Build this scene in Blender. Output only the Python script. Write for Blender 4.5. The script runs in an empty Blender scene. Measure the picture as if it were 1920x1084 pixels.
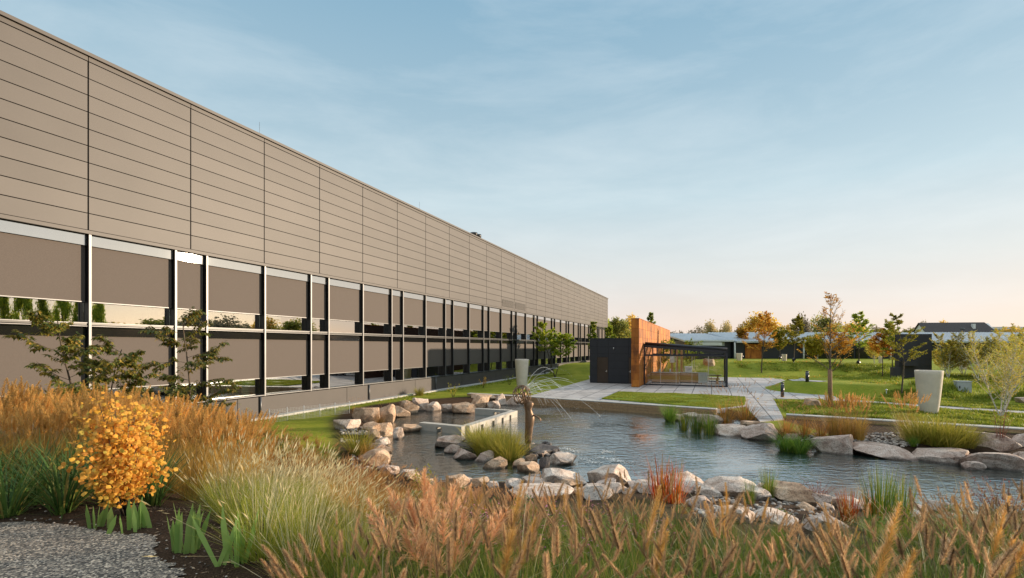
import bpy, bmesh, math, random
from mathutils import Vector, Matrix, noise
C = bpy.context.scene
# ------------------------------------------------------------------ camera
F, HX, HY, CZ = 900.0, 960.0, 651.0, 3.2          # focal length in photo pixels, horizon row, eye height
cam = bpy.data.cameras.new('camera'); co = bpy.data.objects.new('camera', cam); C.collection.objects.link(co)
co.location = (0, 0, CZ); co.rotation_euler = (math.radians(90), 0, 0)
cam.sensor_width = 36; cam.lens = F / 1920 * 36; cam.shift_y = (HY - 542) / 1920
cam.clip_start = 0.05; cam.clip_end = 5000
C.camera = co
# ------------------------------------------------------------------ light
SAZ, SEL = math.radians(79), math.radians(8.8)
SUN = Vector((math.sin(SAZ) * math.cos(SEL), math.cos(SAZ) * math.cos(SEL), math.sin(SEL)))
sl = bpy.data.lights.new('sun', 'SUN'); so = bpy.data.objects.new('sun', sl); C.collection.objects.link(so)
sl.energy = 4.3; sl.angle = math.radians(0.6); sl.color = (1, 0.80, 0.58)
so.rotation_euler = SUN.to_track_quat('Z', 'Y').to_euler(); so.location = (60, 20, 40)
W = bpy.data.worlds.new("World"); C.world = W; W.use_nodes = True
def world():
    nt = W.node_tree; N = nt.nodes; L = nt.links
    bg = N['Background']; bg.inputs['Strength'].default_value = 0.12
    sk = N.new('ShaderNodeTexSky'); sk.sky_type = 'NISHITA'; sk.sun_disc = False
    sk.sun_elevation = SEL; sk.sun_rotation = SAZ; sk.air_density = 1.0; sk.dust_density = 0.6; sk.ozone_density = 1.5
    tc = N.new('ShaderNodeTexCoord'); sep = N.new('ShaderNodeSeparateXYZ'); L.new(tc.outputs['Generated'], sep.inputs[0])
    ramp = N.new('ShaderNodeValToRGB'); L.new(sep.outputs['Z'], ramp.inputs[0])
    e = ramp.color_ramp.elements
    cols = [(0.0, (4.7, 3.75, 3.4)), (0.06, (4.6, 3.95, 3.7)), (0.15, (4.1, 4.15, 4.05)), (0.28, (3.0, 3.75, 4.05)), (0.42, (2.15, 3.05, 3.6)), (0.60, (1.4, 2.45, 3.25)), (0.74, (3.6, 4.6, 5.2)), (1.0, (8.6, 8.8, 8.8))]  # last two stops: overhead sky, out of frame, brightened to add fill light
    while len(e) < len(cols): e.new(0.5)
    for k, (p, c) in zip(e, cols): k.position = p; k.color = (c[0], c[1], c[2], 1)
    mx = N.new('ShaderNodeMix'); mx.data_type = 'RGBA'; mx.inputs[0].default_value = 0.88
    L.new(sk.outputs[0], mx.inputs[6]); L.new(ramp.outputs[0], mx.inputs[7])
    # thin streaky cirrus
    mp = N.new('ShaderNodeMapping'); mp.inputs['Scale'].default_value = (1.0, 1.5, 4.5); mp.inputs['Rotation'].default_value = (0.25, 0.5, 0.2)
    L.new(tc.outputs['Generated'], mp.inputs[0])
    nz = N.new('ShaderNodeTexNoise'); nz.inputs['Scale'].default_value = 2.1; nz.inputs['Detail'].default_value = 8; nz.inputs['Roughness'].default_value = 0.62; nz.inputs['Distortion'].default_value = 0.25
    L.new(mp.outputs[0], nz.inputs['Vector'])
    cr = N.new('ShaderNodeMapRange'); cr.inputs[1].default_value = 0.44; cr.inputs[2].default_value = 0.80; cr.inputs[3].default_value = 0; cr.inputs[4].default_value = 0.2
    L.new(nz.outputs[0], cr.inputs[0])
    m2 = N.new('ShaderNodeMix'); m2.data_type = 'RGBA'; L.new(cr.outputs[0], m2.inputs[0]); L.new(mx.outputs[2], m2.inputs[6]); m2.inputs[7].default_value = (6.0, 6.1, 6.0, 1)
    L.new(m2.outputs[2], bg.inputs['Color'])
world()
C.view_settings.view_transform = 'Standard'; C.view_settings.look = 'None'; C.view_settings.exposure = 0.72; C.view_settings.gamma = 1
C.cycles.max_bounces = 8; C.cycles.transparent_max_bounces = 24; C.cycles.sample_clamp_indirect = 6; C.cycles.caustics_reflective = False; C.cycles.caustics_refractive = False
# ------------------------------------------------------------------ helpers
R = random.Random(7)
def V3(*a): return Vector(a)
def at(px, py, z=0.0):
    d = F * (CZ - z) / (py - HY); return Vector(((px - HX) / F * d, d, z))
def atd(px, d, z=0.0): return Vector(((px - HX) / F * d, d, z))
TH = math.atan(374 / F); U = Vector((math.sin(TH), math.cos(TH), 0)); Nn = Vector((math.cos(TH), -math.sin(TH), 0)); ROT = math.atan2(U.y, U.x)
def SD(s, d, z=0): return U * s + Nn * d + Vector((0, 0, z))
class MB:
    def __init__(s): s.v = []; s.f = []; s.m = []; s.sm = []
    def add(s, vs, fs, m=0, smooth=False):
        b = len(s.v); s.v.extend(vs)
        for f in fs: s.f.append(tuple(b + i for i in f)); s.m.append(m); s.sm.append(smooth)
    def box(s, x0, x1, y0, y1, z0, z1, m=0):
        s.add([(x0,y0,z0),(x1,y0,z0),(x1,y1,z0),(x0,y1,z0),(x0,y0,z1),(x1,y0,z1),(x1,y1,z1),(x0,y1,z1)],
              [(0,3,2,1),(4,5,6,7),(0,1,5,4),(1,2,6,5),(2,3,7,6),(3,0,4,7)], m)
    def bar(s, a, b, w, h, m=0):                    # box along a->b, w across, h upwards
        a = Vector(a); b = Vector(b); d = (b - a).normalized(); up = Vector((0,0,1))
        if abs(d.z) > 0.95: up = Vector((0,1,0))
        x = d.cross(up).normalized() * (w / 2); y = x.cross(d).normalized() * (h / 2)
        s.add([tuple(p + i*x + j*y) for p in (a, b) for i, j in ((-1,-1),(1,-1),(1,1),(-1,1))],
              [(0,1,2,3),(7,6,5,4),(0,4,5,1),(1,5,6,2),(2,6,7,3),(3,7,4,0)], m)
    def prism(s, poly, z0, z1, m=0, mtop=None):
        n = len(poly); s.add([(p[0],p[1],z0) for p in poly] + [(p[0],p[1],z1) for p in poly], [(i,(i+1)%n,n+(i+1)%n,n+i) for i in range(n)] + [tuple(range(n-1,-1,-1))], m)
        s.add([(p[0],p[1],z1) for p in poly], [tuple(range(n))], m if mtop is None else mtop)
    def tube(s, pts, rad, n=6, m=0, cap=True, smooth=True):
        pts = [Vector(p) for p in pts]; k = len(pts); vs = []; a = None
        for i, p in enumerate(pts):
            t = (pts[min(i+1,k-1)] - pts[max(i-1,0)]); t = t.normalized() if t.length > 1e-9 else Vector((0,0,1))
            if a is None: a = t.orthogonal().normalized()
            else:
                a = a - t * a.dot(t); a = a.normalized() if a.length > 1e-6 else t.orthogonal().normalized()
            b = t.cross(a); r = rad[i] if isinstance(rad, (list, tuple)) else rad
            for j in range(n):
                q = 2*math.pi*j/n; vs.append(tuple(p + (a*math.cos(q) + b*math.sin(q))*r))
        fs = [(i*n+j, i*n+(j+1)%n, (i+1)*n+(j+1)%n, (i+1)*n+j) for i in range(k-1) for j in range(n)]
        if cap: fs += [tuple(range(n-1,-1,-1)), tuple(range((k-1)*n, k*n))]
        s.add(vs, fs, m, smooth)
    def lathe(s, prof, n=32, m=0, smooth=True):     # prof: (r, z) bottom to top
        vs = [(r*math.cos(2*math.pi*j/n), r*math.sin(2*math.pi*j/n), z) for r, z in prof for j in range(n)]; k = len(prof)
        s.add(vs, [(i*n+j, i*n+(j+1)%n, (i+1)*n+(j+1)%n, (i+1)*n+j) for i in range(k-1) for j in range(n)], m, smooth)
    def leaf(s, p, d, n, L, w, m=0):                # rhombic folded leaf
        d = d.normalized(); x = d.cross(n); x = x.normalized() if x.length > 1e-6 else d.orthogonal().normalized(); q = x.cross(d) * (w * 0.15)
        a = p + d*(L*0.45)
        s.add([tuple(p), tuple(a + x*(w/2) + q), tuple(p + d*L), tuple(a - x*(w/2) + q)], [(0,1,2),(0,2,3)], m)
    def blade(s, p, d, L, w, bend, m=0, seg=4, tip=0.1):   # grass blade bending over towards 'bend' (horizontal vector)
        x = d.cross(bend); x = x.normalized() if x.length > 1e-5 else d.orthogonal().normalized()
        vs = []; q = p.copy(); dd = d.normalized()
        for i in range(seg + 1):
            t = i/seg; ww = w/2*(1 - (1-tip)*t**1.6)
            vs += [tuple(q - x*ww), tuple(q + x*ww)]
            dd = (dd + bend*(1.0/seg)*(0.4+t)).normalized(); q = q + dd*(L/seg)
        s.add(vs, [(2*i,2*i+1,2*i+3,2*i+2) for i in range(seg)], m)
        return q, dd
    def mesh(s, name, mats):
        me = bpy.data.meshes.new(name); me.from_pydata(s.v, [], s.f)
        for m in (mats if isinstance(mats, (list, tuple)) else [mats]): me.materials.append(m)
        me.polygons.foreach_set('material_index', s.m); me.polygons.foreach_set('use_smooth', s.sm); me.update()
        return me
    def build(s, name, mats, parent=None, loc=None, rotz=None):
        return place(s.mesh(name, mats), name, parent, loc, rotz)
def place(me, name, parent=None, loc=None, rotz=None):
    o = bpy.data.objects.new(name, me); C.collection.objects.link(o)
    if parent: o.parent = parent
    if loc is not None: o.location = loc
    if rotz is not None: o.rotation_euler = (0, 0, rotz)
    return o
def tag(o, label=None, cat=None, group=None, kind=None):
    if label: o['label'] = label
    if cat: o['category'] = cat
    if group: o['group'] = group
    if kind: o['kind'] = kind
    return o
def thing(name, label, cat, loc=(0,0,0), rotz=0, group=None):
    o = bpy.data.objects.new(name, None); C.collection.objects.link(o); o.empty_display_size = 0.2
    o.location = loc; o.rotation_euler = (0, 0, rotz); return tag(o, label, cat, group)
def dup(root, loc, rotz=0, sc=1, label=None, group=None):
    r = root.copy(); C.collection.objects.link(r); r.location = loc; r.rotation_euler = (0, 0, rotz)
    r.scale = sc if isinstance(sc, (tuple, list)) else (sc, sc, sc)
    if label: r['label'] = label
    if group: r['group'] = group
    for ch in list(root.children):
        c = ch.copy(); C.collection.objects.link(c); c.parent = r
        for g in list(ch.children):
            d = g.copy(); C.collection.objects.link(d); d.parent = c
    return r
# ------------------------------------------------------------------ materials
def mat(name):
    m = bpy.data.materials.new(name); m.use_nodes = True; nt = m.node_tree
    return m, nt, nt.nodes, nt.links, nt.nodes['Principled BSDF']
def ramp_node(N, cols, interp='LINEAR'):
    r = N.new('ShaderNodeValToRGB'); e = r.color_ramp.elements; r.color_ramp.interpolation = interp
    while len(e) < len(cols): e.new(0.5)
    for k, (p, c) in zip(e, cols): k.position = p; k.color = (*c, 1)
    return r
def plain(name, col, rough=0.6, metal=0.0, var=0.12, scale=6.0, bump=0.0, bscale=60, spec=0.5):
    m, nt, N, L, b = mat(name); b.inputs['Roughness'].default_value = rough; b.inputs['Metallic'].default_value = metal; b.inputs['Specular IOR Level'].default_value = spec
    tc = N.new('ShaderNodeTexCoord'); nz = N.new('ShaderNodeTexNoise'); nz.inputs['Scale'].default_value = scale; nz.inputs['Detail'].default_value = 6
    L.new(tc.outputs['Object'], nz.inputs['Vector'])
    r = ramp_node(N, [(0.25, [c*(1-var) for c in col]), (0.75, [min(1, c*(1+var)) for c in col])]); L.new(nz.outputs[0], r.inputs[0]); L.new(r.outputs[0], b.inputs['Base Color'])
    if bump:
        n2 = N.new('ShaderNodeTexNoise'); n2.inputs['Scale'].default_value = bscale; n2.inputs['Detail'].default_value = 5; L.new(tc.outputs['Object'], n2.inputs['Vector'])
        bp = N.new('ShaderNodeBump'); bp.inputs['Strength'].default_value = bump; bp.inputs['Distance'].default_value = 0.02; L.new(n2.outputs[0], bp.inputs['Height']); L.new(bp.outputs[0], b.inputs['Normal'])
    return m
def leafy(name, cols, trans=0.45, rough=0.55, objvar=0.25, gain=1.35):   # each leaf its own hue, each plant slightly lighter or darker
    m, nt, N, L, b = mat(name); g = N.new('ShaderNodeNewGeometry'); r = ramp_node(N, [(i/max(1,len(cols)-1), tuple(min(.72, v*gain) for v in c)) for i, c in enumerate(cols)])
    L.new(g.outputs['Random Per Island'], r.inputs[0])
    oi = N.new('ShaderNodeObjectInfo'); mr = N.new('ShaderNodeMapRange'); mr.inputs[3].default_value = 1-objvar; mr.inputs[4].default_value = 1+objvar; L.new(oi.outputs['Random'], mr.inputs[0])
    hs = N.new('ShaderNodeHueSaturation'); L.new(mr.outputs[0], hs.inputs['Value']); L.new(r.outputs[0], hs.inputs['Color'])
    L.new(hs.outputs[0], b.inputs['Base Color']); b.inputs['Roughness'].default_value = rough; b.inputs['Specular IOR Level'].default_value = 0.25
    t = N.new('ShaderNodeBsdfTranslucent'); L.new(hs.outputs[0], t.inputs['Color']); mx = N.new('ShaderNodeMixShader'); mx.inputs[0].default_value = trans
    L.new(b.outputs[0], mx.inputs[1]); L.new(t.outputs[0], mx.inputs[2]); L.new(mx.outputs[0], N['Material Output'].inputs['Surface'])
    return m
def glassy(name, tint, refl, rough=0.01, gcol=(1,1,1)):      # coated glass: part mirror, part see-through
    m, nt, N, L, b = mat(name); gl = N.new('ShaderNodeBsdfGlossy'); gl.inputs['Roughness'].default_value = rough; gl.inputs['Color'].default_value = (*gcol, 1)
    tr = N.new('ShaderNodeBsdfTransparent'); tr.inputs['Color'].default_value = (*tint, 1)
    fr = N.new('ShaderNodeFresnel'); fr.inputs[0].default_value = 1.5; ma = N.new('ShaderNodeMath'); ma.operation = 'MULTIPLY_ADD'; ma.inputs[1].default_value = 1-refl; ma.inputs[2].default_value = refl; ma.use_clamp = True
    L.new(fr.outputs[0], ma.inputs[0]); mx = N.new('ShaderNodeMixShader'); L.new(ma.outputs[0], mx.inputs[0]); L.new(tr.outputs[0], mx.inputs[1]); L.new(gl.outputs[0], mx.inputs[2])
    L.new(mx.outputs[0], N['Material Output'].inputs['Surface']); return m
def tone(m, amt, gain=1.0):                            # every loose sheet of the mesh a slightly different shade
    nt = m.node_tree; N = nt.nodes; L = nt.links; b = N['Principled BSDF']; src = b.inputs['Base Color'].links[0].from_socket
    g = N.new('ShaderNodeNewGeometry'); mr = N.new('ShaderNodeMapRange'); mr.inputs[3].default_value = gain*(1-amt); mr.inputs[4].default_value = gain*(1+amt); L.new(g.outputs['Random Per Island'], mr.inputs[0])
    hs = N.new('ShaderNodeHueSaturation'); L.new(mr.outputs[0], hs.inputs['Value']); L.new(src, hs.inputs['Color']); L.new(hs.outputs[0], b.inputs['Base Color']); return m
M = {}
M['clad'] = plain('bronze_cladding', (0.088, 0.0765, 0.0705), 0.52, 0.0, 0.08, 0.7, spec=0.4)
tone(M['clad'], 0.10)
M['backing'] = plain('dark_backing', (0.015, 0.013, 0.012), 0.8)
M['silver'] = plain('aluminium', (0.145, 0.145, 0.148), 0.45, 0.7, 0.04)
M['plinth'] = plain('plinth_panel', (0.062, 0.052, 0.047), 0.6, 0.0, 0.10, 1.5)
M['black'] = plain('black_metal', (0.012, 0.012, 0.013), 0.35, 0.0, 0.1)
M['spandrel'] = plain('spandrel_glass', (0.01, 0.01, 0.01), 0.06, 0, 0.1)
M['glass'] = glassy('window_glass', (0.62, 0.68, 0.62), 0.42)
M['fascia'] = plain('fascia_glass', (0.50, 0.50, 0.50), 0.012, 0.85, 0.02)
M['room'] = plain('room_wall', (0.45, 0.40, 0.30), 0.8)
M['curtain'] = plain('curtain_cloth', (0.62, 0.72, 0.66), 0.8)
M['white'] = plain('white_paint', (0.78, 0.77, 0.74), 0.5)
M['kerb'] = plain('kerb_concrete', (0.48, 0.46, 0.43), 0.8, 0, 0.1, 4, 0.2)
def blind_mat():
    m, nt, N, L, b = mat('blind_fabric'); tc = N.new('ShaderNodeTexCoord')
    mp = N.new('ShaderNodeMapping'); mp.inputs['Scale'].default_value = (30, 30, 180); L.new(tc.outputs['Object'], mp.inputs[0])
    nz = N.new('ShaderNodeTexNoise'); nz.inputs['Scale'].default_value = 1.0; nz.inputs['Detail'].default_value = 3; L.new(mp.outputs[0], nz.inputs['Vector'])
    r = ramp_node(N, [(0.2, (0.070, 0.057, 0.050)), (0.8, (0.128, 0.103, 0.090))]); L.new(nz.outputs[0], r.inputs[0]); L.new(r.outputs[0], b.inputs['Base Color']); b.inputs['Roughness'].default_value = 0.8
    return m
M['blind'] = blind_mat()
def corten_mat():
    m, nt, N, L, b = mat('rusty_steel'); tc = N.new('ShaderNodeTexCoord'); mp = N.new('ShaderNodeMapping'); mp.inputs['Scale'].default_value = (1, 1, 0.35); L.new(tc.outputs['Object'], mp.inputs[0])
    nz = N.new('ShaderNodeTexNoise'); nz.inputs['Scale'].default_value = 1.3; nz.inputs['Detail'].default_value = 10; nz.inputs['Roughness'].default_value = 0.65; L.new(mp.outputs[0], nz.inputs['Vector'])
    r = ramp_node(N, [(0.36, (0.17, 0.050, 0.009)), (0.49, (0.40, 0.120, 0.013)), (0.62, (0.56, 0.20, 0.024))]); L.new(nz.outputs[0], r.inputs[0]); L.new(r.outputs[0], b.inputs['Base Color']); b.inputs['Roughness'].default_value = 0.75
    return m
M['corten'] = tone(corten_mat(), 0.22); M['corten_gap'] = plain('rust_joint', (0.05, 0.018, 0.008), 0.9)
M['anth'] = plain('anthracite_panel', (0.024, 0.027, 0.035), 0.42, 0.2, 0.1, 2)
M['anthline'] = plain('panel_joint', (0.006, 0.006, 0.007), 0.8)
M['steel_frame'] = plain('anthracite_frame', (0.03, 0.032, 0.042), 0.3, 0.3)
M['door'] = plain('bronze_door', (0.06, 0.045, 0.035), 0.3, 0.5, 0.2, 1)
M['clear'] = glassy('clear_glass', (0.95, 0.96, 0.95), 0.015)
M['handle'] = plain('steel_handle', (0.6, 0.58, 0.55), 0.3, 0.9)
def wood_mat(name, cols, sx=1.0):
    m, nt, N, L, b = mat(name); tc = N.new('ShaderNodeTexCoord'); mp = N.new('ShaderNodeMapping'); mp.inputs['Scale'].default_value = (1.2*sx, 14, 22); L.new(tc.outputs['Object'], mp.inputs[0])
    nz = N.new('ShaderNodeTexNoise'); nz.inputs['Scale'].default_value = 1.6; nz.inputs['Detail'].default_value = 7; L.new(mp.outputs[0], nz.inputs['Vector'])
    r = ramp_node(N, [(0.25, cols[0]), (0.55, cols[1]), (0.8, cols[2])]); L.new(nz.outputs[0], r.inputs[0]); L.new(r.outputs[0], b.inputs['Base Color']); b.inputs['Roughness'].default_value = 0.7
    bp = N.new('ShaderNodeBump'); bp.inputs['Strength'].default_value = 0.25; bp.inputs['Distance'].default_value = 0.01; L.new(nz.outputs[0], bp.inputs['Height']); L.new(bp.outputs[0], b.inputs['Normal'])
    return m
M['timber'] = wood_mat('oiled_timber', [(0.20, 0.115, 0.055), (0.44, 0.28, 0.145), (0.52, 0.35, 0.19)])
M['timbergrey'] = wood_mat('weathered_timber', [(0.40, 0.37, 0.33), (0.55, 0.52, 0.47), (0.62, 0.59, 0.54)])
M['wood'] = wood_mat('table_wood', [(0.36, 0.17, 0.06), (0.56, 0.30, 0.12), (0.64, 0.38, 0.17)])
M['darkwood'] = wood_mat('dark_wood', [(0.06, 0.04, 0.025), (0.11, 0.07, 0.045), (0.15, 0.10, 0.06)])
M['concrete'] = plain('cast_concrete', (0.50, 0.46, 0.40), 0.85, 0, 0.10, 5, 0.35, 90)
M['planter'] = plain('planter_stone', (0.66, 0.58, 0.49), 0.85, 0, 0.10, 3.0, 0.3, 70)
M['bronze'] = plain('bronze_patina', (0.20, 0.125, 0.075), 0.45, 0.5, 0.35, 9, 0.3, 40)
M['roofmetal'] = plain('seamed_metal_roof', (0.60, 0.64, 0.68), 0.35, 0.6, 0.06, 1)
M['tile'] = plain('roof_tiles', (0.055, 0.045, 0.042), 0.7, 0, 0.25, 4)
M['greywall'] = plain('charcoal_wall', (0.034, 0.032, 0.036), 0.7, 0, 0.15, 2)
M['cabinet'] = plain('grey_cabinet', (0.42, 0.46, 0.48), 0.45)
M['bark'] = plain('bark', (0.10, 0.075, 0.05), 0.9, 0, 0.35, 20, 0.5, 50)
M['barkpale'] = plain('wrapped_trunk', (0.26, 0.15, 0.08), 0.9, 0, 0.3, 20, 0.5, 50)
def birch_mat():
    m, nt, N, L, b = mat('birch_bark'); tc = N.new('ShaderNodeTexCoord'); mp = N.new('ShaderNodeMapping'); mp.inputs['Scale'].default_value = (4, 4, 16); L.new(tc.outputs['Object'], mp.inputs[0])
    nz = N.new('ShaderNodeTexNoise'); nz.inputs['Scale'].default_value = 2; nz.inputs['Detail'].default_value = 4; L.new(mp.outputs[0], nz.inputs['Vector'])
    r = ramp_node(N, [(0.36, (0.08, 0.06, 0.05)), (0.46, (0.62, 0.58, 0.52)), (0.8, (0.78, 0.74, 0.68))]); L.new(nz.outputs[0], r.inputs[0]); L.new(r.outputs[0], b.inputs['Base Color']); b.inputs['Roughness'].default_value = 0.7
    return m
M['birch'] = birch_mat()
def rock_mat(name, a, b_, c, dark):
    m, nt, N, L, b = mat(name); tc = N.new('ShaderNodeTexCoord'); oi = N.new('ShaderNodeObjectInfo'); ad = N.new('ShaderNodeVectorMath'); ad.operation = 'ADD'
    sc = N.new('ShaderNodeVectorMath'); sc.operation = 'SCALE'; sc.inputs['Scale'].default_value = 37.0
    cx = N.new('ShaderNodeCombineXYZ'); L.new(oi.outputs['Random'], cx.inputs[0]); L.new(oi.outputs['Random'], cx.inputs[1]); L.new(cx.outputs[0], sc.inputs[0]); L.new(tc.outputs['Object'], ad.inputs[0]); L.new(sc.outputs[0], ad.inputs[1])
    n1 = N.new('ShaderNodeTexNoise'); n1.inputs['Scale'].default_value = 2.3; n1.inputs['Detail'].default_value = 10; n1.inputs['Roughness'].default_value = 0.68; n1.inputs['Distortion'].default_value = 0.8; L.new(ad.outputs[0], n1.inputs['Vector'])
    r = ramp_node(N, [(0.28, dark), (0.42, a), (0.55, b_), (0.72, c)]); L.new(n1.outputs[0], r.inputs[0])
    n2 = N.new('ShaderNodeTexNoise'); n2.inputs['Scale'].default_value = 38; n2.inputs['Detail'].default_value = 4; L.new(ad.outputs[0], n2.inputs['Vector'])
    r2 = ramp_node(N, [(0.36, (0.35, 0.33, 0.32)), (0.50, (1, 1, 1))]); L.new(n2.outputs[0], r2.inputs[0])
    mu = N.new('ShaderNodeMix'); mu.data_type = 'RGBA'; mu.blend_type = 'MULTIPLY'; mu.inputs[0].default_value = 0.8; L.new(r.outputs[0], mu.inputs[6]); L.new(r2.outputs[0], mu.inputs[7])
    # grey veins
    wv = N.new('ShaderNodeTexVoronoi'); wv.feature = 'DISTANCE_TO_EDGE'; wv.inputs['Scale'].default_value = 2.6; n3 = N.new('ShaderNodeMix'); n3.data_type = 'RGBA'; n3.inputs[0].default_value = 0.25; L.new(ad.outputs[0], n3.inputs[6]); L.new(n1.outputs[1], n3.inputs[7]); L.new(n3.outputs[2], wv.inputs['Vector'])
    r3 = ramp_node(N, [(0.0, (0.45, 0.42, 0.40)), (0.035, (1, 1, 1))]); L.new(wv.outputs['Distance'], r3.inputs[0])
    m3 = N.new('ShaderNodeMix'); m3.data_type = 'RGBA'; m3.blend_type = 'MULTIPLY'; m3.inputs[0].default_value = 0.6; L.new(mu.outputs[2], m3.inputs[6]); L.new(r3.outputs[0], m3.inputs[7])
    ge = N.new('ShaderNodeNewGeometry'); sz = N.new('ShaderNodeSeparateXYZ'); L.new(ge.outputs['Position'], sz.inputs[0]); wz = N.new('ShaderNodeMath'); wz.operation = 'MULTIPLY_ADD'; wz.inputs[1].default_value = 0.10; L.new(n1.outputs[0], wz.inputs[0]); L.new(sz.outputs['Z'], wz.inputs[2])
    wr = N.new('ShaderNodeMapRange'); wr.inputs[1].default_value = WZ+0.085; wr.inputs[2].default_value = WZ+0.14; wr.inputs[3].default_value = 0.38; wr.inputs[4].default_value = 1.0; L.new(wz.outputs[0], wr.inputs[0])   # wet, weedy band at the waterline
    wm = N.new('ShaderNodeMix'); wm.data_type = 'RGBA'; wm.blend_type = 'MULTIPLY'; wm.inputs[0].default_value = 1.0; L.new(m3.outputs[2], wm.inputs[6]); L.new(wr.outputs[0], wm.inputs[7])
    L.new(wm.outputs[2], b.inputs['Base Color']); b.inputs['Roughness'].default_value = 0.8
    bp = N.new('ShaderNodeBump'); bp.inputs['Strength'].default_value = 0.7; bp.inputs['Distance'].default_value = 0.05; L.new(n1.outputs[0], bp.inputs['Height'])
    b2 = N.new('ShaderNodeBump'); b2.inputs['Strength'].default_value = 0.35; b2.inputs['Distance'].default_value = 0.015; L.new(n2.outputs[0], b2.inputs['Height']); L.new(bp.outputs[0], b2.inputs['Normal']); L.new(b2.outputs[0], b.inputs['Normal'])
    return m
WZ = -0.35
M['rock_pale'] = rock_mat('pale_granite', (0.52, 0.385, 0.30), (0.70, 0.575, 0.48), (0.80, 0.71, 0.62), (0.26, 0.165, 0.11))
M['rock_tan'] = rock_mat('tan_granite', (0.46, 0.29, 0.18), (0.62, 0.43, 0.285), (0.75, 0.58, 0.43), (0.22, 0.12, 0.07))
M['rock_grey'] = rock_mat('grey_granite', (0.43, 0.30, 0.235), (0.59, 0.46, 0.38), (0.72, 0.61, 0.53), (0.22, 0.14, 0.10))
M['rock_dark'] = rock_mat('dark_slate', (0.07, 0.06, 0.06), (0.13, 0.11, 0.10), (0.22, 0.19, 0.17), (0.035, 0.03, 0.03))
# ------------------------------------------------------------------ terrain
PW = [(690,800),(700,782),(745,772),(800,764),(900,757),(945,752),(985,752),(1080,757),(1200,764),(1330,772),(1395,790),(1420,815),(1500,832),(1540,842),(1600,846),(1720,858),(1800,868),(1920,876),(2200,905),
      (2350,1010),(2000,985),(1900,968),(1700,955),(1560,945),(1430,928),(1300,915),(1200,908),(1100,905),(1000,905),(900,908),(800,905),(740,885),(722,850)]
WZ = -0.35
POND = [(p.x, p.y) for p in (at(x, y, WZ) for x, y in PW)]
def inside(poly, x, y):
    c = False; j = len(poly) - 1
    for i in range(len(poly)):
        xi, yi = poly[i]; xj, yj = poly[j]
        if (yi > y) != (yj > y) and x < (xj-xi)*(y-yi)/(yj-yi) + xi: c = not c
        j = i
    return c
def edge_dist(poly, x, y):
    best = 1e9; n = len(poly)
    for i in range(n):
        ax, ay = poly[i]; bx, by = poly[(i+1) % n]; dx, dy = bx-ax, by-ay
        t = max(0, min(1, ((x-ax)*dx + (y-ay)*dy)/(dx*dx+dy*dy+1e-12))); q = (x-ax-t*dx)**2 + (y-ay-t*dy)**2
        if q < best: best = q
    return math.sqrt(best)
def sst(t): t = max(0.0, min(1.0, t)); return t*t*(3-2*t)
HILLS = [(33, 65, 21, 11.5, 1.4), (26.5, 35.5, 7.5, 5.5, 0.75), (44, 46, 10, 9, 0.7), (48, 62, 16, 12, 1.1), (36, 27, 8, 6, 0.55), (58, 90, 60, 22, 1.1), (15, 70, 14, 11, 0.9)]
def hills(x, y):
    h = 0
    for cx, cy, rx, ry, a in HILLS:
        q = ((x-cx)/rx)**2 + ((y-cy)/ry)**2
        if q < 1: h = max(h, a*sst((1-q)*1.9))
    return h
_hc = {}
def ground(x, y):
    r = math.hypot(0.6*x, 0.87*y)
    h = -0.04 + 1.54*sst(1-(r-3.5)/13.5) + hills(x, y)
    if -14 < x < 30 and 3 < y < 40:
        dp = edge_dist(POND, x, y)
        if inside(POND, x, y): h = WZ + 0.02 - min(0.75, 0.55*dp)
        else:
            far = y > 24 - 0.52*x + 6
            h = min(h, WZ + 0.05 + (0.12*dp + 0.0145*dp*dp if y < 17 - 0.1*x else 0.9*dp))
            if h > 0.05 and dp < 8: h += 0.05*noise.noise(Vector((x*0.9, y*0.9, 0)))
    return h
def hit(px, py, water=True):                       # where the view ray through a photo pixel meets the ground (or the water)
    dx, dz = (px-HX)/F, (HY-py)/F; t = 1.0; st = 0.04
    while t < 400:
        z = CZ + dz*t; g = ground(dx*t, t)
        if water: g = max(g, WZ)
        if z <= g: return Vector((dx*t, t, g))
        t += st; st = 0.04 if t < 40 else 0.15
    return atd(px, 200)
def axis(lo, hi, d0, d1, fine, grow=1.25):
    a = []; x = d0
    while x < d1: a.append(x); x += fine
    a.append(d1); st = fine; x = d1
    while x < hi: st = min(st*grow, 160); x += st; a.append(x)
    st = fine; x = d0; b = []
    while x > lo: st = min(st*grow, 160); x -= st; b.append(x)
    return sorted(b) + a
xs = axis(-1500, 1500, -12, 22, 0.28); ys = axis(-300, 2500, 1.5, 34, 0.28)
TB0, TB1 = at(1474,777,0.13), at(2120,816,0.13)
def soil_mask(x, y):
    r = math.hypot(0.6*x, 0.87*y); k = 1 - sst((r-11.5)/2.5) if y < 20 else 0
    dp = edge_dist(POND, x, y) if -14 < x < 30 and 3 < y < 40 else 99
    if y < 20 - 0.25*x or x < 1: k = max(k, 1 - sst((dp-1.3)/0.6))
    else: k = max(k, 1-sst((dp-0.3)/0.4))
    if x > 11.8 and dp < 6: yl = TB0.y + (TB1.y-TB0.y)*(x-TB0.x)/(TB1.x-TB0.x); k = max(k, 1 - sst((y-yl+0.1)/0.2))
    return k
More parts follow.
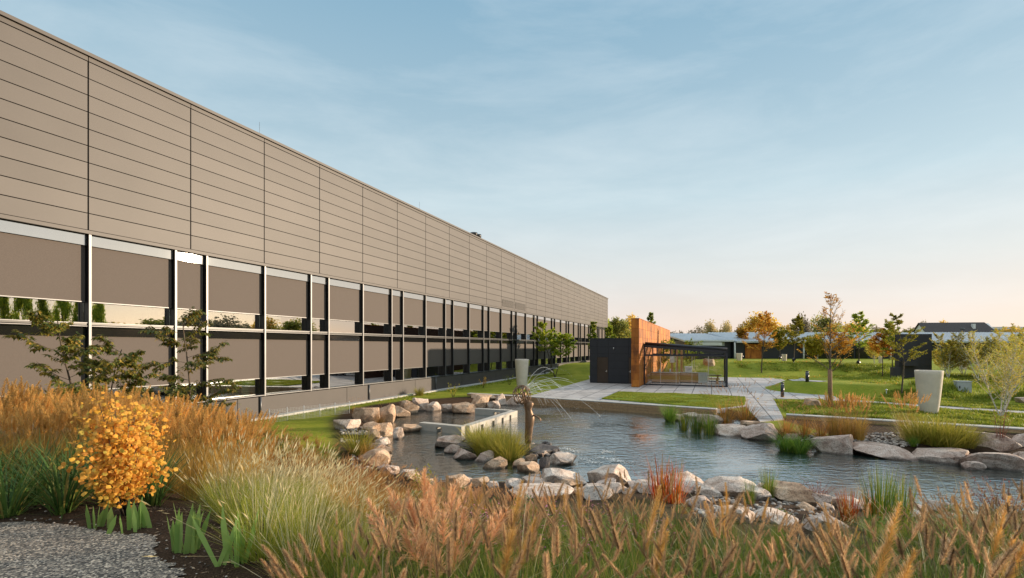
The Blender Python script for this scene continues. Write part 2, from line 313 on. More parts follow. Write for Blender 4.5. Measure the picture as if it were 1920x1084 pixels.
def terrain():
    mb = MB(); nx = len(xs); soil = []
    for y in ys:
        for x in xs:
            mb.v.append((x, y, ground(x, y))); soil.append(soil_mask(x, y))
    for j in range(len(ys)-1):
        for i in range(nx-1): mb.f.append((j*nx+i, j*nx+i+1, (j+1)*nx+i+1, (j+1)*nx+i))
    mb.m = [0]*len(mb.f); mb.sm = [True]*len(mb.f)
    m, nt, N, L, b = mat('lawn_and_soil'); tc = N.new('ShaderNodeTexCoord')
    def nz(s, d=6):
        n = N.new('ShaderNodeTexNoise'); n.inputs['Scale'].default_value = s; n.inputs['Detail'].default_value = d; n.inputs['Roughness'].default_value = 0.65; L.new(tc.outputs['Object'], n.inputs['Vector']); return n
    a, c = nz(0.6), nz(9, 8); fine = nz(60, 4)
    g1 = ramp_node(N, [(0.3, (0.11, 0.155, 0.015)), (0.5, (0.22, 0.25, 0.024)), (0.72, (0.36, 0.33, 0.05))])
    mm = N.new('ShaderNodeMath'); mm.operation = 'MULTIPLY_ADD'; mm.inputs[1].default_value = 0.5; L.new(a.outputs[0], mm.inputs[0]); mh = N.new('ShaderNodeMath'); mh.operation = 'MULTIPLY'; mh.inputs[1].default_value = 0.5; L.new(c.outputs[0], mh.inputs[0]); L.new(mh.outputs[0], mm.inputs[2]); big = nz(0.16, 4); ad = N.new('ShaderNodeMath'); ad.operation = 'MULTIPLY_ADD'; ad.inputs[1].default_value = 0.35; L.new(big.outputs[0], ad.inputs[0]); L.new(mm.outputs[0], ad.inputs[2]); sb = N.new('ShaderNodeMath'); sb.operation = 'SUBTRACT'; sb.inputs[1].default_value = 0.16; L.new(ad.outputs[0], sb.inputs[0]); L.new(sb.outputs[0], g1.inputs[0])
    s1 = ramp_node(N, [(0.3, (0.022, 0.013, 0.008)), (0.55, (0.06, 0.036, 0.022)), (0.75, (0.14, 0.09, 0.06))]); L.new(fine.outputs[0], s1.inputs[0])
    at_ = N.new('ShaderNodeAttribute'); at_.attribute_name = 'soil'
    sm = N.new('ShaderNodeMix'); sm.data_type = 'RGBA'; L.new(at_.outputs['Fac'], sm.inputs[0]); L.new(g1.outputs[0], sm.inputs[6]); L.new(s1.outputs[0], sm.inputs[7])
    # underwater: silty, weedy bed
    sp = N.new('ShaderNodeSeparateXYZ'); L.new(tc.outputs['Object'], sp.inputs[0]); mr = N.new('ShaderNodeMapRange'); mr.inputs[1].default_value = WZ; mr.inputs[2].default_value = WZ-0.12; L.new(sp.outputs['Z'], mr.inputs[0])
    bed = ramp_node(N, [(0.35, (0.06, 0.075, 0.04)), (0.55, (0.13, 0.15, 0.085)), (0.7, (0.24, 0.24, 0.15))]); L.new(a.outputs[0], bed.inputs[0])
    m2 = N.new('ShaderNodeMix'); m2.data_type = 'RGBA'; L.new(mr.outputs[0], m2.inputs[0]); L.new(sm.outputs[2], m2.inputs[6]); L.new(bed.outputs[0], m2.inputs[7])
    L.new(m2.outputs[2], b.inputs['Base Color']); b.inputs['Roughness'].default_value = 0.9; b.inputs['Specular IOR Level'].default_value = 0.1
    bp = N.new('ShaderNodeBump'); bp.inputs['Strength'].default_value = 0.6; bp.inputs['Distance'].default_value = 0.05; L.new(fine.outputs[0], bp.inputs['Height']); L.new(bp.outputs[0], b.inputs['Normal'])
    o = mb.build('ground', m); at2 = o.data.attributes.new('soil', 'FLOAT', 'POINT'); at2.data.foreach_set('value', soil)
    tag(o, 'grassy ground with a planted bank around the pond', 'ground', kind='structure')
terrain()
def patch(name, poly, step, lift, m, kind='structure', label=None, wob=0.0):
    x0, x1 = min(p[0] for p in poly), max(p[0] for p in poly); y0, y1 = min(p[1] for p in poly), max(p[1] for p in poly)
    nx, ny = int((x1-x0)/step)+2, int((y1-y0)/step)+2; mb = MB(); ids = {}
    def vid(i, j):
        if (i, j) not in ids:
            x, y = x0+i*step, y0+j*step; ids[(i, j)] = len(mb.v); mb.v.append((x, y, ground(x, y)+lift))
        return ids[(i, j)]
    for j in range(ny):
        for i in range(nx):
            x, y = x0+(i+.5)*step, y0+(j+.5)*step
            q = (noise.noise(Vector((x*1.7, y*1.7, 3))) + .4*noise.noise(Vector((x*9, y*9, 3))) + .3*noise.noise(Vector((x*25, y*25, 3))))*wob; q2 = noise.noise(Vector((x*1.7, y*1.7, 9)))*wob
            if inside(poly, x+q, y+q2): mb.f.append((vid(i,j), vid(i+1,j), vid(i+1,j+1), vid(i,j+1)))
    mb.m = [0]*len(mb.f); mb.sm = [True]*len(mb.f)
    return tag(mb.build(name, m), label, name.replace('_', ' '), kind=kind)
def gravel_mat():
    m, nt, N, L, b = mat('grey_gravel'); tc = N.new('ShaderNodeTexCoord'); v = N.new('ShaderNodeTexVoronoi'); v.inputs['Scale'].default_value = 66; L.new(tc.outputs['Object'], v.inputs['Vector'])
    sp = N.new('ShaderNodeSeparateColor'); L.new(v.outputs['Color'], sp.inputs[0]); r = ramp_node(N, [(0.0, (0.03, 0.027, 0.025)), (0.4, (0.13, 0.11, 0.09)), (0.75, (0.31, 0.25, 0.195)), (1.0, (0.72, 0.58, 0.44))]); L.new(sp.outputs[0], r.inputs[0]); L.new(r.outputs[0], b.inputs['Base Color']); b.inputs['Roughness'].default_value = 0.8
    bp = N.new('ShaderNodeBump'); bp.inputs['Strength'].default_value = 1.0; bp.inputs['Distance'].default_value = 0.012; bp.invert = True; L.new(v.outputs['Distance'], bp.inputs['Height']); L.new(bp.outputs[0], b.inputs['Normal']); return m
M['gravel'] = gravel_mat()
GP = [(-12, 1.0), (-9.5, 5.2), (-5.6, 4.95), (-4.6, 4.75), (-3.6, 4.35), (-2.9, 3.9), (-2.2, 3.3), (-1.6, 2.4), (-1.2, 1.0)]
patch('gravel_path', GP, 0.03, 0.012, M['gravel'], label='grey gravel path at the lower left corner', wob=0.25)
# water
def water_mat():
    m, nt, N, L, b = mat('pond_water'); tc = N.new('ShaderNodeTexCoord')
    def wave(s, rot, sc, dist):
        mp = N.new('ShaderNodeMapping'); mp.inputs['Scale'].default_value = s; mp.inputs['Rotation'].default_value = (0, 0, rot); L.new(tc.outputs['Object'], mp.inputs[0])
        n = N.new('ShaderNodeTexNoise'); n.inputs['Scale'].default_value = sc; n.inputs['Detail'].default_value = 3; n.inputs['Distortion'].default_value = dist; L.new(mp.outputs[0], n.inputs['Vector']); return n
    a, c = wave((1, 1.6, 1), 0.3, 7.5, 0.6), wave((1, 2.0, 1), -0.35, 2.4, 0.4)
    sm = N.new('ShaderNodeMath'); sm.operation = 'MULTIPLY_ADD'; sm.inputs[1].default_value = 0.45; L.new(a.outputs[0], sm.inputs[0]); L.new(c.outputs[0], sm.inputs[2])
    bp = N.new('ShaderNodeBump'); bp.inputs['Distance'].default_value = 0.09; L.new(sm.outputs[0], bp.inputs['Height']); pt = wave((1, 1.4, 1), .5, .32, .5); pm = N.new('ShaderNodeMapRange'); pm.inputs[1].default_value = .36; pm.inputs[2].default_value = .62; pm.inputs[3].default_value = .16; pm.inputs[4].default_value = .66; L.new(pt.outputs[0], pm.inputs[0]); L.new(pm.outputs[0], bp.inputs['Strength'])
    gl = N.new('ShaderNodeBsdfGlossy'); gl.inputs['Roughness'].default_value = 0.02; L.new(bp.outputs[0], gl.inputs['Normal'])
    tr = N.new('ShaderNodeBsdfTransparent'); tr.inputs['Color'].default_value = (0.50, 0.62, 0.52, 1)
    df = N.new('ShaderNodeBsdfDiffuse'); df.inputs['Color'].default_value = (0.10, 0.22, 0.20, 1); L.new(bp.outputs[0], df.inputs['Normal'])
    m0 = N.new('ShaderNodeMixShader'); m0.inputs[0].default_value = 0.25; L.new(tr.outputs[0], m0.inputs[1]); L.new(df.outputs[0], m0.inputs[2])
    fr = N.new('ShaderNodeFresnel'); fr.inputs[0].default_value = 2.1; L.new(bp.outputs[0], fr.inputs['Normal'])
    mx = N.new('ShaderNodeMixShader'); ma = N.new('ShaderNodeMath'); ma.operation = 'MULTIPLY_ADD'; ma.inputs[1].default_value = 0.9; ma.inputs[2].default_value = 0.42; ma.use_clamp = True; L.new(fr.outputs[0], ma.inputs[0]); L.new(ma.outputs[0], mx.inputs[0]); L.new(m0.outputs[0], mx.inputs[1]); L.new(gl.outputs[0], mx.inputs[2]); L.new(mx.outputs[0], N['Material Output'].inputs['Surface']); return m
wb = MB(); wb.add([(-14, 6, WZ), (30, 6, WZ), (30, 34, WZ), (-14, 34, WZ)], [(0,1,2,3)])
wb = MB(); g = [(x, y, WZ) for x, y in POND]; cxy = (sum(p[0] for p in g)/len(g), sum(p[1] for p in g)/len(g)); wb.add([(x + (x-cxy[0])*0.02, y + (y-cxy[1])*0.02, WZ) for x, y, z in g], [tuple(reversed(range(len(g))))])
tag(wb.build('water', water_mat()), 'rippled pond water reflecting the sky', 'pond water', kind='structure')
# ------------------------------------------------------------------ paving and lawns
def paving_mat():
    m, nt, N, L, b = mat('terrace_slabs'); tc = N.new('ShaderNodeTexCoord'); mp = N.new('ShaderNodeMapping'); mp.inputs['Rotation'].default_value = (0, 0, -ROT); L.new(tc.outputs['Object'], mp.inputs[0])
    br = N.new('ShaderNodeTexBrick'); br.offset = 0.0; br.inputs['Scale'].default_value = 1.0; br.inputs['Brick Width'].default_value = 1.25; br.inputs['Row Height'].default_value = 1.25; br.inputs['Mortar Size'].default_value = 0.030
    br.inputs['Color1'].default_value = (0.42, 0.385, 0.365, 1); br.inputs['Color2'].default_value = (0.50, 0.46, 0.44, 1); br.inputs['Mortar'].default_value = (0.08, 0.07, 0.07, 1); L.new(mp.outputs[0], br.inputs['Vector'])
    nz = N.new('ShaderNodeTexNoise'); nz.inputs['Scale'].default_value = 3; nz.inputs['Detail'].default_value = 8; L.new(tc.outputs['Object'], nz.inputs['Vector']); nz.inputs['Scale'].default_value = 1.1; r = ramp_node(N, [(0.3, (0.66, 0.64, 0.63)), (0.5, (0.98, 0.98, 0.98)), (0.7, (1.15, 1.15, 1.14))]); L.new(nz.outputs[0], r.inputs[0])
    mu = N.new('ShaderNodeMix'); mu.data_type = 'RGBA'; mu.blend_type = 'MULTIPLY'; mu.inputs[0].default_value = 1; L.new(br.outputs[0], mu.inputs[6]); L.new(r.outputs[0], mu.inputs[7]); L.new(mu.outputs[2], b.inputs['Base Color']); b.inputs['Roughness'].default_value = 0.6; return m
M['paving'] = paving_mat()
def grassy(name, c0, c1, c2):
    m, nt, N, L, b = mat(name); tc = N.new('ShaderNodeTexCoord'); n1 = N.new('ShaderNodeTexNoise'); n1.inputs['Scale'].default_value = 3; n1.inputs['Detail'].default_value = 9; n1.inputs['Roughness'].default_value = 0.75; L.new(tc.outputs['Object'], n1.inputs['Vector'])
    r = ramp_node(N, [(0.3, c0), (0.5, c1), (0.72, c2)]); L.new(n1.outputs[0], r.inputs[0]); L.new(r.outputs[0], b.inputs['Base Color']); b.inputs['Roughness'].default_value = 0.9; b.inputs['Specular IOR Level'].default_value = 0.1; return m
M['turf'] = grassy('mown_turf', (0.08, 0.13, 0.012), (0.15, 0.20, 0.018), (0.26, 0.26, 0.035))
TERR = [(985,744.5),(1045,728),(1106,711),(1104,704.5),(1150,704.5),(1300,706.5),(1450,709),(1460,713),(1477,720),(1518,721),(1583,752),(1535,749.5),(1450,747),(1470,786),(1425,790),(1398,762),(1345,768),(1200,757)]
tb = MB(); tb.prism([(p.x, p.y) for p in (at(x, y, 0) for x, y in TERR)][::-1], -0.2, 0.0); tag(tb.build('terrace', M['paving']), 'pale grey slab terrace round the pavilion', 'terrace', kind='structure')
LAWN = [(1128,748.5),(1160,735.5),(1280,739),(1397,744.5),(1398,752),(1396,760),(1345,766.5),(1200,754.5)]
tb = MB(); tb.prism([(p.x, p.y) for p in (at(x, y, 0) for x, y in LAWN)][::-1], -0.01, 0.035); lawn_o = tb.build('lawn', M['turf']); tag(lawn_o, 'small mown lawn panel between terrace and pond', 'lawn', kind='structure')
def strip(name, px, w, lift, m, label):
    pts = [hit(x, y, False) for x, y in px]; dense = []
    for a, b in zip(pts, pts[1:]):
        k = max(1, int((b-a).length/0.6)); dense += [a.lerp(b, i/k) for i in range(k)]
    dense.append(pts[-1]); mb = MB()
    for i, p in enumerate(dense):
        d = (dense[min(i+1, len(dense)-1)] - dense[max(i-1, 0)]); d.z = 0; n = Vector((-d.y, d.x, 0)).normalized()*w/2
        for q in (p-n, p+n): mb.v.append((q.x, q.y, ground(q.x, q.y)+lift))
    mb.f = [(2*i, 2*i+2, 2*i+3, 2*i+1) for i in range(len(dense)-1)]; mb.f = [tuple(reversed(f)) if False else f for f in mb.f]; mb.m = [0]*len(mb.f); mb.sm = [False]*len(mb.f)
    return tag(mb.build(name, m), label, 'path', kind='structure')
strip('footpath', [(1560,750),(1640,755.5),(1760,764),(1920,774),(2080,784)], 1.1, 0.03, M['paving'], 'narrow slab path past the tall planter')
strip('garden_path', [(1452,711),(1500,713.5),(1545,716)], 1.2, 0.03, M['paving'], 'short slab path by the far bollard')
# ------------------------------------------------------------------ timber pond edging
def timber_run(pts, label, ztop=0.13, zbot=-0.40, w=0.46):
    t = thing('timber_edging', label, 'timber edging', (pts[0].x, pts[0].y, 0)); o0 = Vector((pts[0].x, pts[0].y, 0)); cap = MB(); face = MB()
    for a, b in zip(pts, pts[1:]):
        a = Vector((a.x, a.y, 0)) - o0; b = Vector((b.x, b.y, 0)) - o0; d = (b-a).normalized(); n = Vector((d.y, -d.x, 0)); L = (b-a).length
        cuts = [i*3.2 for i in range(int(L/3.2)+1)] + [L]
        for c0, c1 in zip(cuts, cuts[1:]):
            if c1-c0 < 0.15: continue
            p, q = a + d*(c0+0.006), a + d*(c1-0.006)
            for k in range(3):
                off = -n*(w*(k+0.5)/3 - 0.03); cap.bar(p+off+Vector((0,0,ztop-0.02)), q+off+Vector((0,0,ztop-0.02)), w/3-0.012, 0.04)
            zs = ztop-0.045; hh = (zs-zbot-0.04)/3
            for k in range(3): face.bar(p+Vector((0,0,zs-hh*(k+.5))), q+Vector((0,0,zs-hh*(k+.5))), 0.05, hh-0.014, 0)
        mid = -n*(w*0.5); face.bar(a+mid+Vector((0,0,(zs+zbot)/2)), b+mid+Vector((0,0,(zs+zbot)/2)), w-0.1, zs-zbot-0.01, 1)
    cap.build('cap', M['timbergrey'], t); face.build('facing', [M['timber'], M['darkwood']], t); return t
timber_run([at(876,737.5,0.13), at(990,743.5,0.13), at(1342,767,0.13)], 'long timber pond edging in front of the terrace and lawn panel')
timber_run([at(1474,777,0.13), at(1920,804,0.13), at(2120,816,0.13)], 'timber pond edging on the right, below the tall planter')
# ------------------------------------------------------------------ concrete basin walls
def basin():
    zt = -0.04; A, B, Cc, D = at(790,791.6,zt), at(869.5,799,zt), at(964.6,769.5,zt), at(893,765.5,zt)
    t = thing('basin_wall', 'white concrete basin wall with square overflow openings standing in the pond', 'basin wall', (B.x, B.y, WZ)); o0 = Vector((B.x, B.y, WZ))
    def run(a, b, holes, z0=-0.75, zh=-0.16, w=0.34):
        a = Vector((a.x, a.y, 0)) - Vector((o0.x, o0.y, 0)); b = Vector((b.x, b.y, 0)) - Vector((o0.x, o0.y, 0)); d = b-a; m = MB(); off = -o0.z
        zz = lambda z: Vector((0, 0, z - o0.z))
        m.bar(a+zz((zt+zh)/2), b+zz((zt+zh)/2), w, zt-zh)
        ed = [0.0]
        for h0, h1 in holes: ed += [h0, h1]
        ed.append(1.0)
        for i in range(0, len(ed), 2): m.bar(a+d*ed[i]+zz((zh+z0)/2), a+d*ed[i+1]+zz((zh+z0)/2), w-0.006, zh-z0)
        m.bar(a+zz((z0-0.32)/2-0.0), b+zz((z0-0.32)/2), w-0.012, 0.32-abs(z0)+0.75-0.3)
        return m
    w1 = run(A, B, [(0.42, 0.56)]); w1.build('front_wall', M['concrete'], t)
    d = (Cc-B).normalized()*0.2; run(B+d, Cc, [(0.20, 0.25), (0.42, 0.47), (0.62, 0.665), (0.80, 0.845)]).build('side_wall', M['concrete'], t)
    d2 = (Cc-D).normalized()*0.2; run(D, Cc-d2, [(0.55, 0.72)]).build('back_wall', M['concrete'], t)
basin()
# ------------------------------------------------------------------ boulders
def rock_mesh(seed, w, dp, h, mt, flat=0.0):
    r = random.Random(seed); bm = bmesh.new(); bmesh.ops.create_icosphere(bm, subdivisions=4, radius=1.0)
    planes = []
    for i in range(15):
        n = Vector((r.gauss(0,1), r.gauss(0,1), r.gauss(0,0.7))).normalized(); planes.append((n, r.uniform(0.50, 0.80)))
    planes.append((Vector((r.uniform(-.25,.25), r.uniform(-.25,.25), 1)).normalized(), r.uniform(0.55, 0.75)))
    off = Vector((seed*1.7 % 91, seed*3.1 % 83, seed*0.7 % 71))
    for v in bm.verts:
        p = v.co.copy()
        for n, d in planes:
            e = p.dot(n) - d
            if e > 0: p -= n*(e*0.985)
        p *= 1 + 0.05*noise.noise(p*1.3+off) + 0.04*noise.noise(p*3.7+off) + 0.026*noise.noise(p*9+off) + 0.014*noise.noise(p*20+off)
        v.co = p
    mnx = min(v.co.x for v in bm.verts); mxx = max(v.co.x for v in bm.verts); mny = min(v.co.y for v in bm.verts); mxy = max(v.co.y for v in bm.verts); mnz = min(v.co.z for v in bm.verts); mxz = max(v.co.z for v in bm.verts)
    for v in bm.verts:
        v.co.x = ((v.co.x-mnx)/(mxx-mnx)-0.5)*w; v.co.y = ((v.co.y-mny)/(mxy-mny)-0.5)*dp; v.co.z = (v.co.z-mnz)/(mxz-mnz)*(h*1.45) - h*0.45
    me = bpy.data.meshes.new('boulder'); bm.to_mesh(me); bm.free(); me.materials.append(mt)
    for p in me.polygons: p.use_smooth = True
    me.set_sharp_from_angle(angle=math.radians(15)) if hasattr(me, 'set_sharp_from_angle') else None
    return me
def rock(x0, x1, y0, y1, mt, label, group=None, name='boulder', depth=None, zf=None, dk=0.8):
    p = hit((x0+x1)/2, y1, True); sc = p.y/F; w = (x1-x0)*sc*1.10*math.cos(math.atan2(p.x, p.y))**0.7; dp = w*dk if depth is None else depth
    ev = math.atan2(CZ-p.z, p.y); h = max(0.14, ((y1-y0)*sc*1.0 - math.sin(ev)*dp*0.45)*1.05)
    me = rock_mesh(int(x0*7+y0*3), w, dp, h, M[mt]); o = bpy.data.objects.new(name, me); C.collection.objects.link(o)
    vd = Vector((p.x, p.y, 0)).normalized(); q = p + vd*(dp*0.42); o.location = (q.x, q.y, p.z - 0.02); o.rotation_euler = (0, 0, -math.atan2(p.x, p.y))
    return tag(o, label, 'boulder', group)
P, T, G, K = 'rock_pale', 'rock_tan', 'rock_grey', 'rock_dark'
ROCKS = [(627,675,784,806,P,'flat pale boulder at the far left end of the pond rocks'),
 (662,714,763,796,T,'big rounded tan boulder behind the flat pale one at the left shore'),
 (698,741,758,796,T,'tall creased boulder between the big rounded one and the calm basin water'),
 (730,768,762,783,T,'low sunlit boulder at the left edge of the basin water'),
 (750,785,749,777,T,'wedge boulder with a sloping top at the upper left corner of the basin'),
 (774,803,745,771,P,'pointed pale boulder, the tallest of the row along the basin back'),
 (800,828,753,772,P,'small triangular boulder to the right of the tallest pointed one'),
 (827,852,757,774,P,'small leaning boulder in the middle of the row behind the basin'),
 (849,894,755,776,T,'wide rounded boulder touching the back wall of the white basin'),
 (882,917,741,767,T,'sunlit tan boulder standing behind the basin back wall'),
 (913,937,751,767,P,'small white boulder just right of the sunlit tan one behind the basin'),
 (927,950,738,761,P,'upright blocky boulder near the end of the row behind the basin'),
 (949,981,744,761,P,'last boulder of the basin row, beside the timber edging'),
 (884,932,738,750,T,'long low boulder lying behind the row near the timber edging'),
 (698,739,792,821,T,'large creased boulder standing in front of the basin at the left shore'),
 (691,712,810,830,T,'brown small boulder leaning on the large creased boulder at the left shore'),
 (704,731,820,837,P,'small white boulder in front of the large creased one, at the water'),
 (737,757,801,824,P,'narrow boulder with its foot in the water right of the large creased one'),
 (748,790,793,811,T,'flat reddish boulder touching the front corner of the white basin'),
 (683,727,830,850,G,'grey slab at the waterline below the small white boulder'),
 (674,730,842,875,T,'broad boulder under the pink plumes at the left shore'),
 (716,748,871,890,P,'pale boulder half hidden by leaves at the near left shore'),
 (817,873,815,841,G,'flat dark slab at the left tip of the statue island'),
 (834,864,832,851,G,'squat grey boulder below the flat slab of the island'),
 (850,893,841,863,G,'smooth grey boulder low in the water on the island front'),
 (867,898,833,846,G,'small grey slab tucked against the yellow grass of the island'),
 (891,926,845,867,G,'grey slanted boulder on the island below the yellow grass'),
 (906,950,858,880,T,'broken boulder with a lit end on the front of the island'),
 (961,985,860,877,T,'small tan boulder below the statue base'),
 (971,1010,866,887,T,'flat sunlit boulder at the near foot of the island'),
 (985,1007,851,868,T,'orange lit stone directly below the statue feet'),
 (1011,1031,856,879,K,'small dark upright stone between the lit stones of the island'),
 (1028,1080,849,874,P,'pale wedge boulder at the right tip of the statue island'),
 (1016,1100,876,912,P,'large mottled boulder on the near shore below the island'),
 (1103,1182,870,911,P,'big rounded white boulder on the near shore, right of the mottled one'),
 (954,1074,906,938,P,'long pale boulder on the near shore behind the brown seed heads'),
 (980,1030,900,912,P,'flat white stone on top of the near shore left of the mottled boulder'),
 (1086,1150,904,938,P,'pale boulder in front of the big rounded white one'),
 (836,884,890,916,T,'tan boulder at the near shore under the orange grass'),
 (1216,1323,886,921,P,'long low pale boulder in the middle of the near shore'),
 (1317,1427,895,934,P,'wide pinkish slab on the near shore left of the reed tuft'),
 (1442,1540,903,942,T,'brown domed boulder on the near shore with red twigs at its end'),
 (1288,1334,927,955,G,'grey boulder below the wide pinkish slab'),
 (1344,1412,948,980,P,'white slab half buried in the bank below the pinkish slab'),
 (1413,1492,953,983,P,'second white slab in the bank, below the brown domed boulder'),
 (1508,1585,962,999,G,'grey boulder in the bank beside the red grass'),
 (1580,1660,940,958,G,'flat grey boulder at the waterline behind the red grass'),
 (1750,1826,962,990,G,'grey boulder at the near shore at the right, by the dark red shrub'),
 (1522,1595,810,851,G,'tall blocky boulder on the far right shore beside the green sedge'),
 (1599,1712,832,861,G,'long low boulder in the far right shore row'),
 (1716,1809,837,869,G,'flat topped boulder in the far right shore row'),
 (1808,1914,842,881,G,'big brown boulder in the far right shore row'),
 (1805,1846,864,882,G,'small boulder standing in the water before the big brown one'),
 (1811,1906,811,843,G,'wide slab boulder behind the big brown one below the timber'),
 (1899,1945,812,838,G,'boulder at the right picture edge below the timber edging'),
 (1897,1950,845,874,G,'grey boulder at the right picture edge, at the waterline'),
 (1391,1455,790,827,G,'large grey boulder with slanting face at the path end'),
 (1339,1400,796,819,P,'flat pale boulder between the reeds and the large grey boulder'),
 (1308,1354,776,801,G,'rounded grey boulder behind the reeds'),
 (1277,1311,772,784,P,'small flat boulder below the timber edging near the reeds'),
 (1390,1431,789,803,T,'low tan boulder in front of the big fountain grass by the path'),
 (1259,1282,776,789,G,'small grey boulder left of the reeds at the timber edging'),
 (1470,1521,812,828,G,'low grey boulder behind the green sedge tuft'),
 (1508,1538,747,762,T,'pale boulder lying on the grass beside the path end'),
 (1906,1950,744,760,G,'grey boulder on the lawn at the right picture edge')]
for a in ROCKS: rock(*a)
rs = random.Random(15)
FRONT = [(1020,912),(1100,908),(1200,908),(1300,915),(1430,930),(1560,948),(1700,958),(1830,968)]; LEFT = [(700,800),(716,840),(722,862),(742,888),(800,908),(900,910),(1000,908)]
def along(pl, t):
    k = t*(len(pl)-1); i = min(int(k), len(pl)-2); f = k-i; return pl[i][0]+(pl[i+1][0]-pl[i][0])*f, pl[i][1]+(pl[i+1][1]-pl[i][1])*f
for i in range(30):
    x, y = along(FRONT, (i+rs.random())/30); y += rs.uniform(-4, 20); s_ = rs.uniform(20, 52)
    rock(x-s_/2, x+s_/2, y-s_*rs.uniform(.42,.62), y, rs.choice([P,P,T,G]), 'small pale stone wedged between the big boulders of the near shore', 'stones between the near shore boulders', 'shore_stone')
for i in range(22):
    x, y = along(LEFT, (i+rs.random())/22); x -= rs.uniform(-6, 16); y += rs.uniform(-3, 7); s_ = rs.uniform(14, 34)
    rock(x-s_/2, x+s_/2, y-s_*rs.uniform(.5,.72), y, rs.choice([P,T,T,G]), 'small stone among the boulders of the left shore', 'stones between the left shore boulders', 'shore_stone')
rb = random.Random(5)
for i in range(24):
    px = rb.uniform(986, 1040); py = rb.uniform(838, 862) - abs(px-1010)*0.05; s = rb.uniform(8, 17)
    rock(px-s/2, px+s/2, py-s*0.75, py, K if rb.random() < .7 else G, 'dark rubble stone in the heap at the feet of the statue', 'rubble stones under the statue', 'rubble_stone')
# island core the stones sit on
c0 = at(930, 862, WZ); c1 = at(1012, 856, WZ); ib = MB(); n = 28
isl = rock_mesh(77, 3.4, 1.15, 0.26, M['rock_dark']); o = bpy.data.objects.new('island_mound', isl); C.collection.objects.link(o); pc = at(925, 846, WZ); o.location = (pc.x, pc.y+0.35, WZ-0.03); o.rotation_euler = (0,0,-0.12); tag(o, 'low dark gravel mound under the island grass', 'island', kind='structure')
isl = rock_mesh(78, 1.55, 1.3, 0.28, M['rock_dark']); o = bpy.data.objects.new('statue_mound', isl); C.collection.objects.link(o); pc = at(1010, 852, WZ); o.location = (pc.x, pc.y+0.25, WZ-0.03); tag(o, 'dark stony mound carrying the statue', 'island', kind='structure')
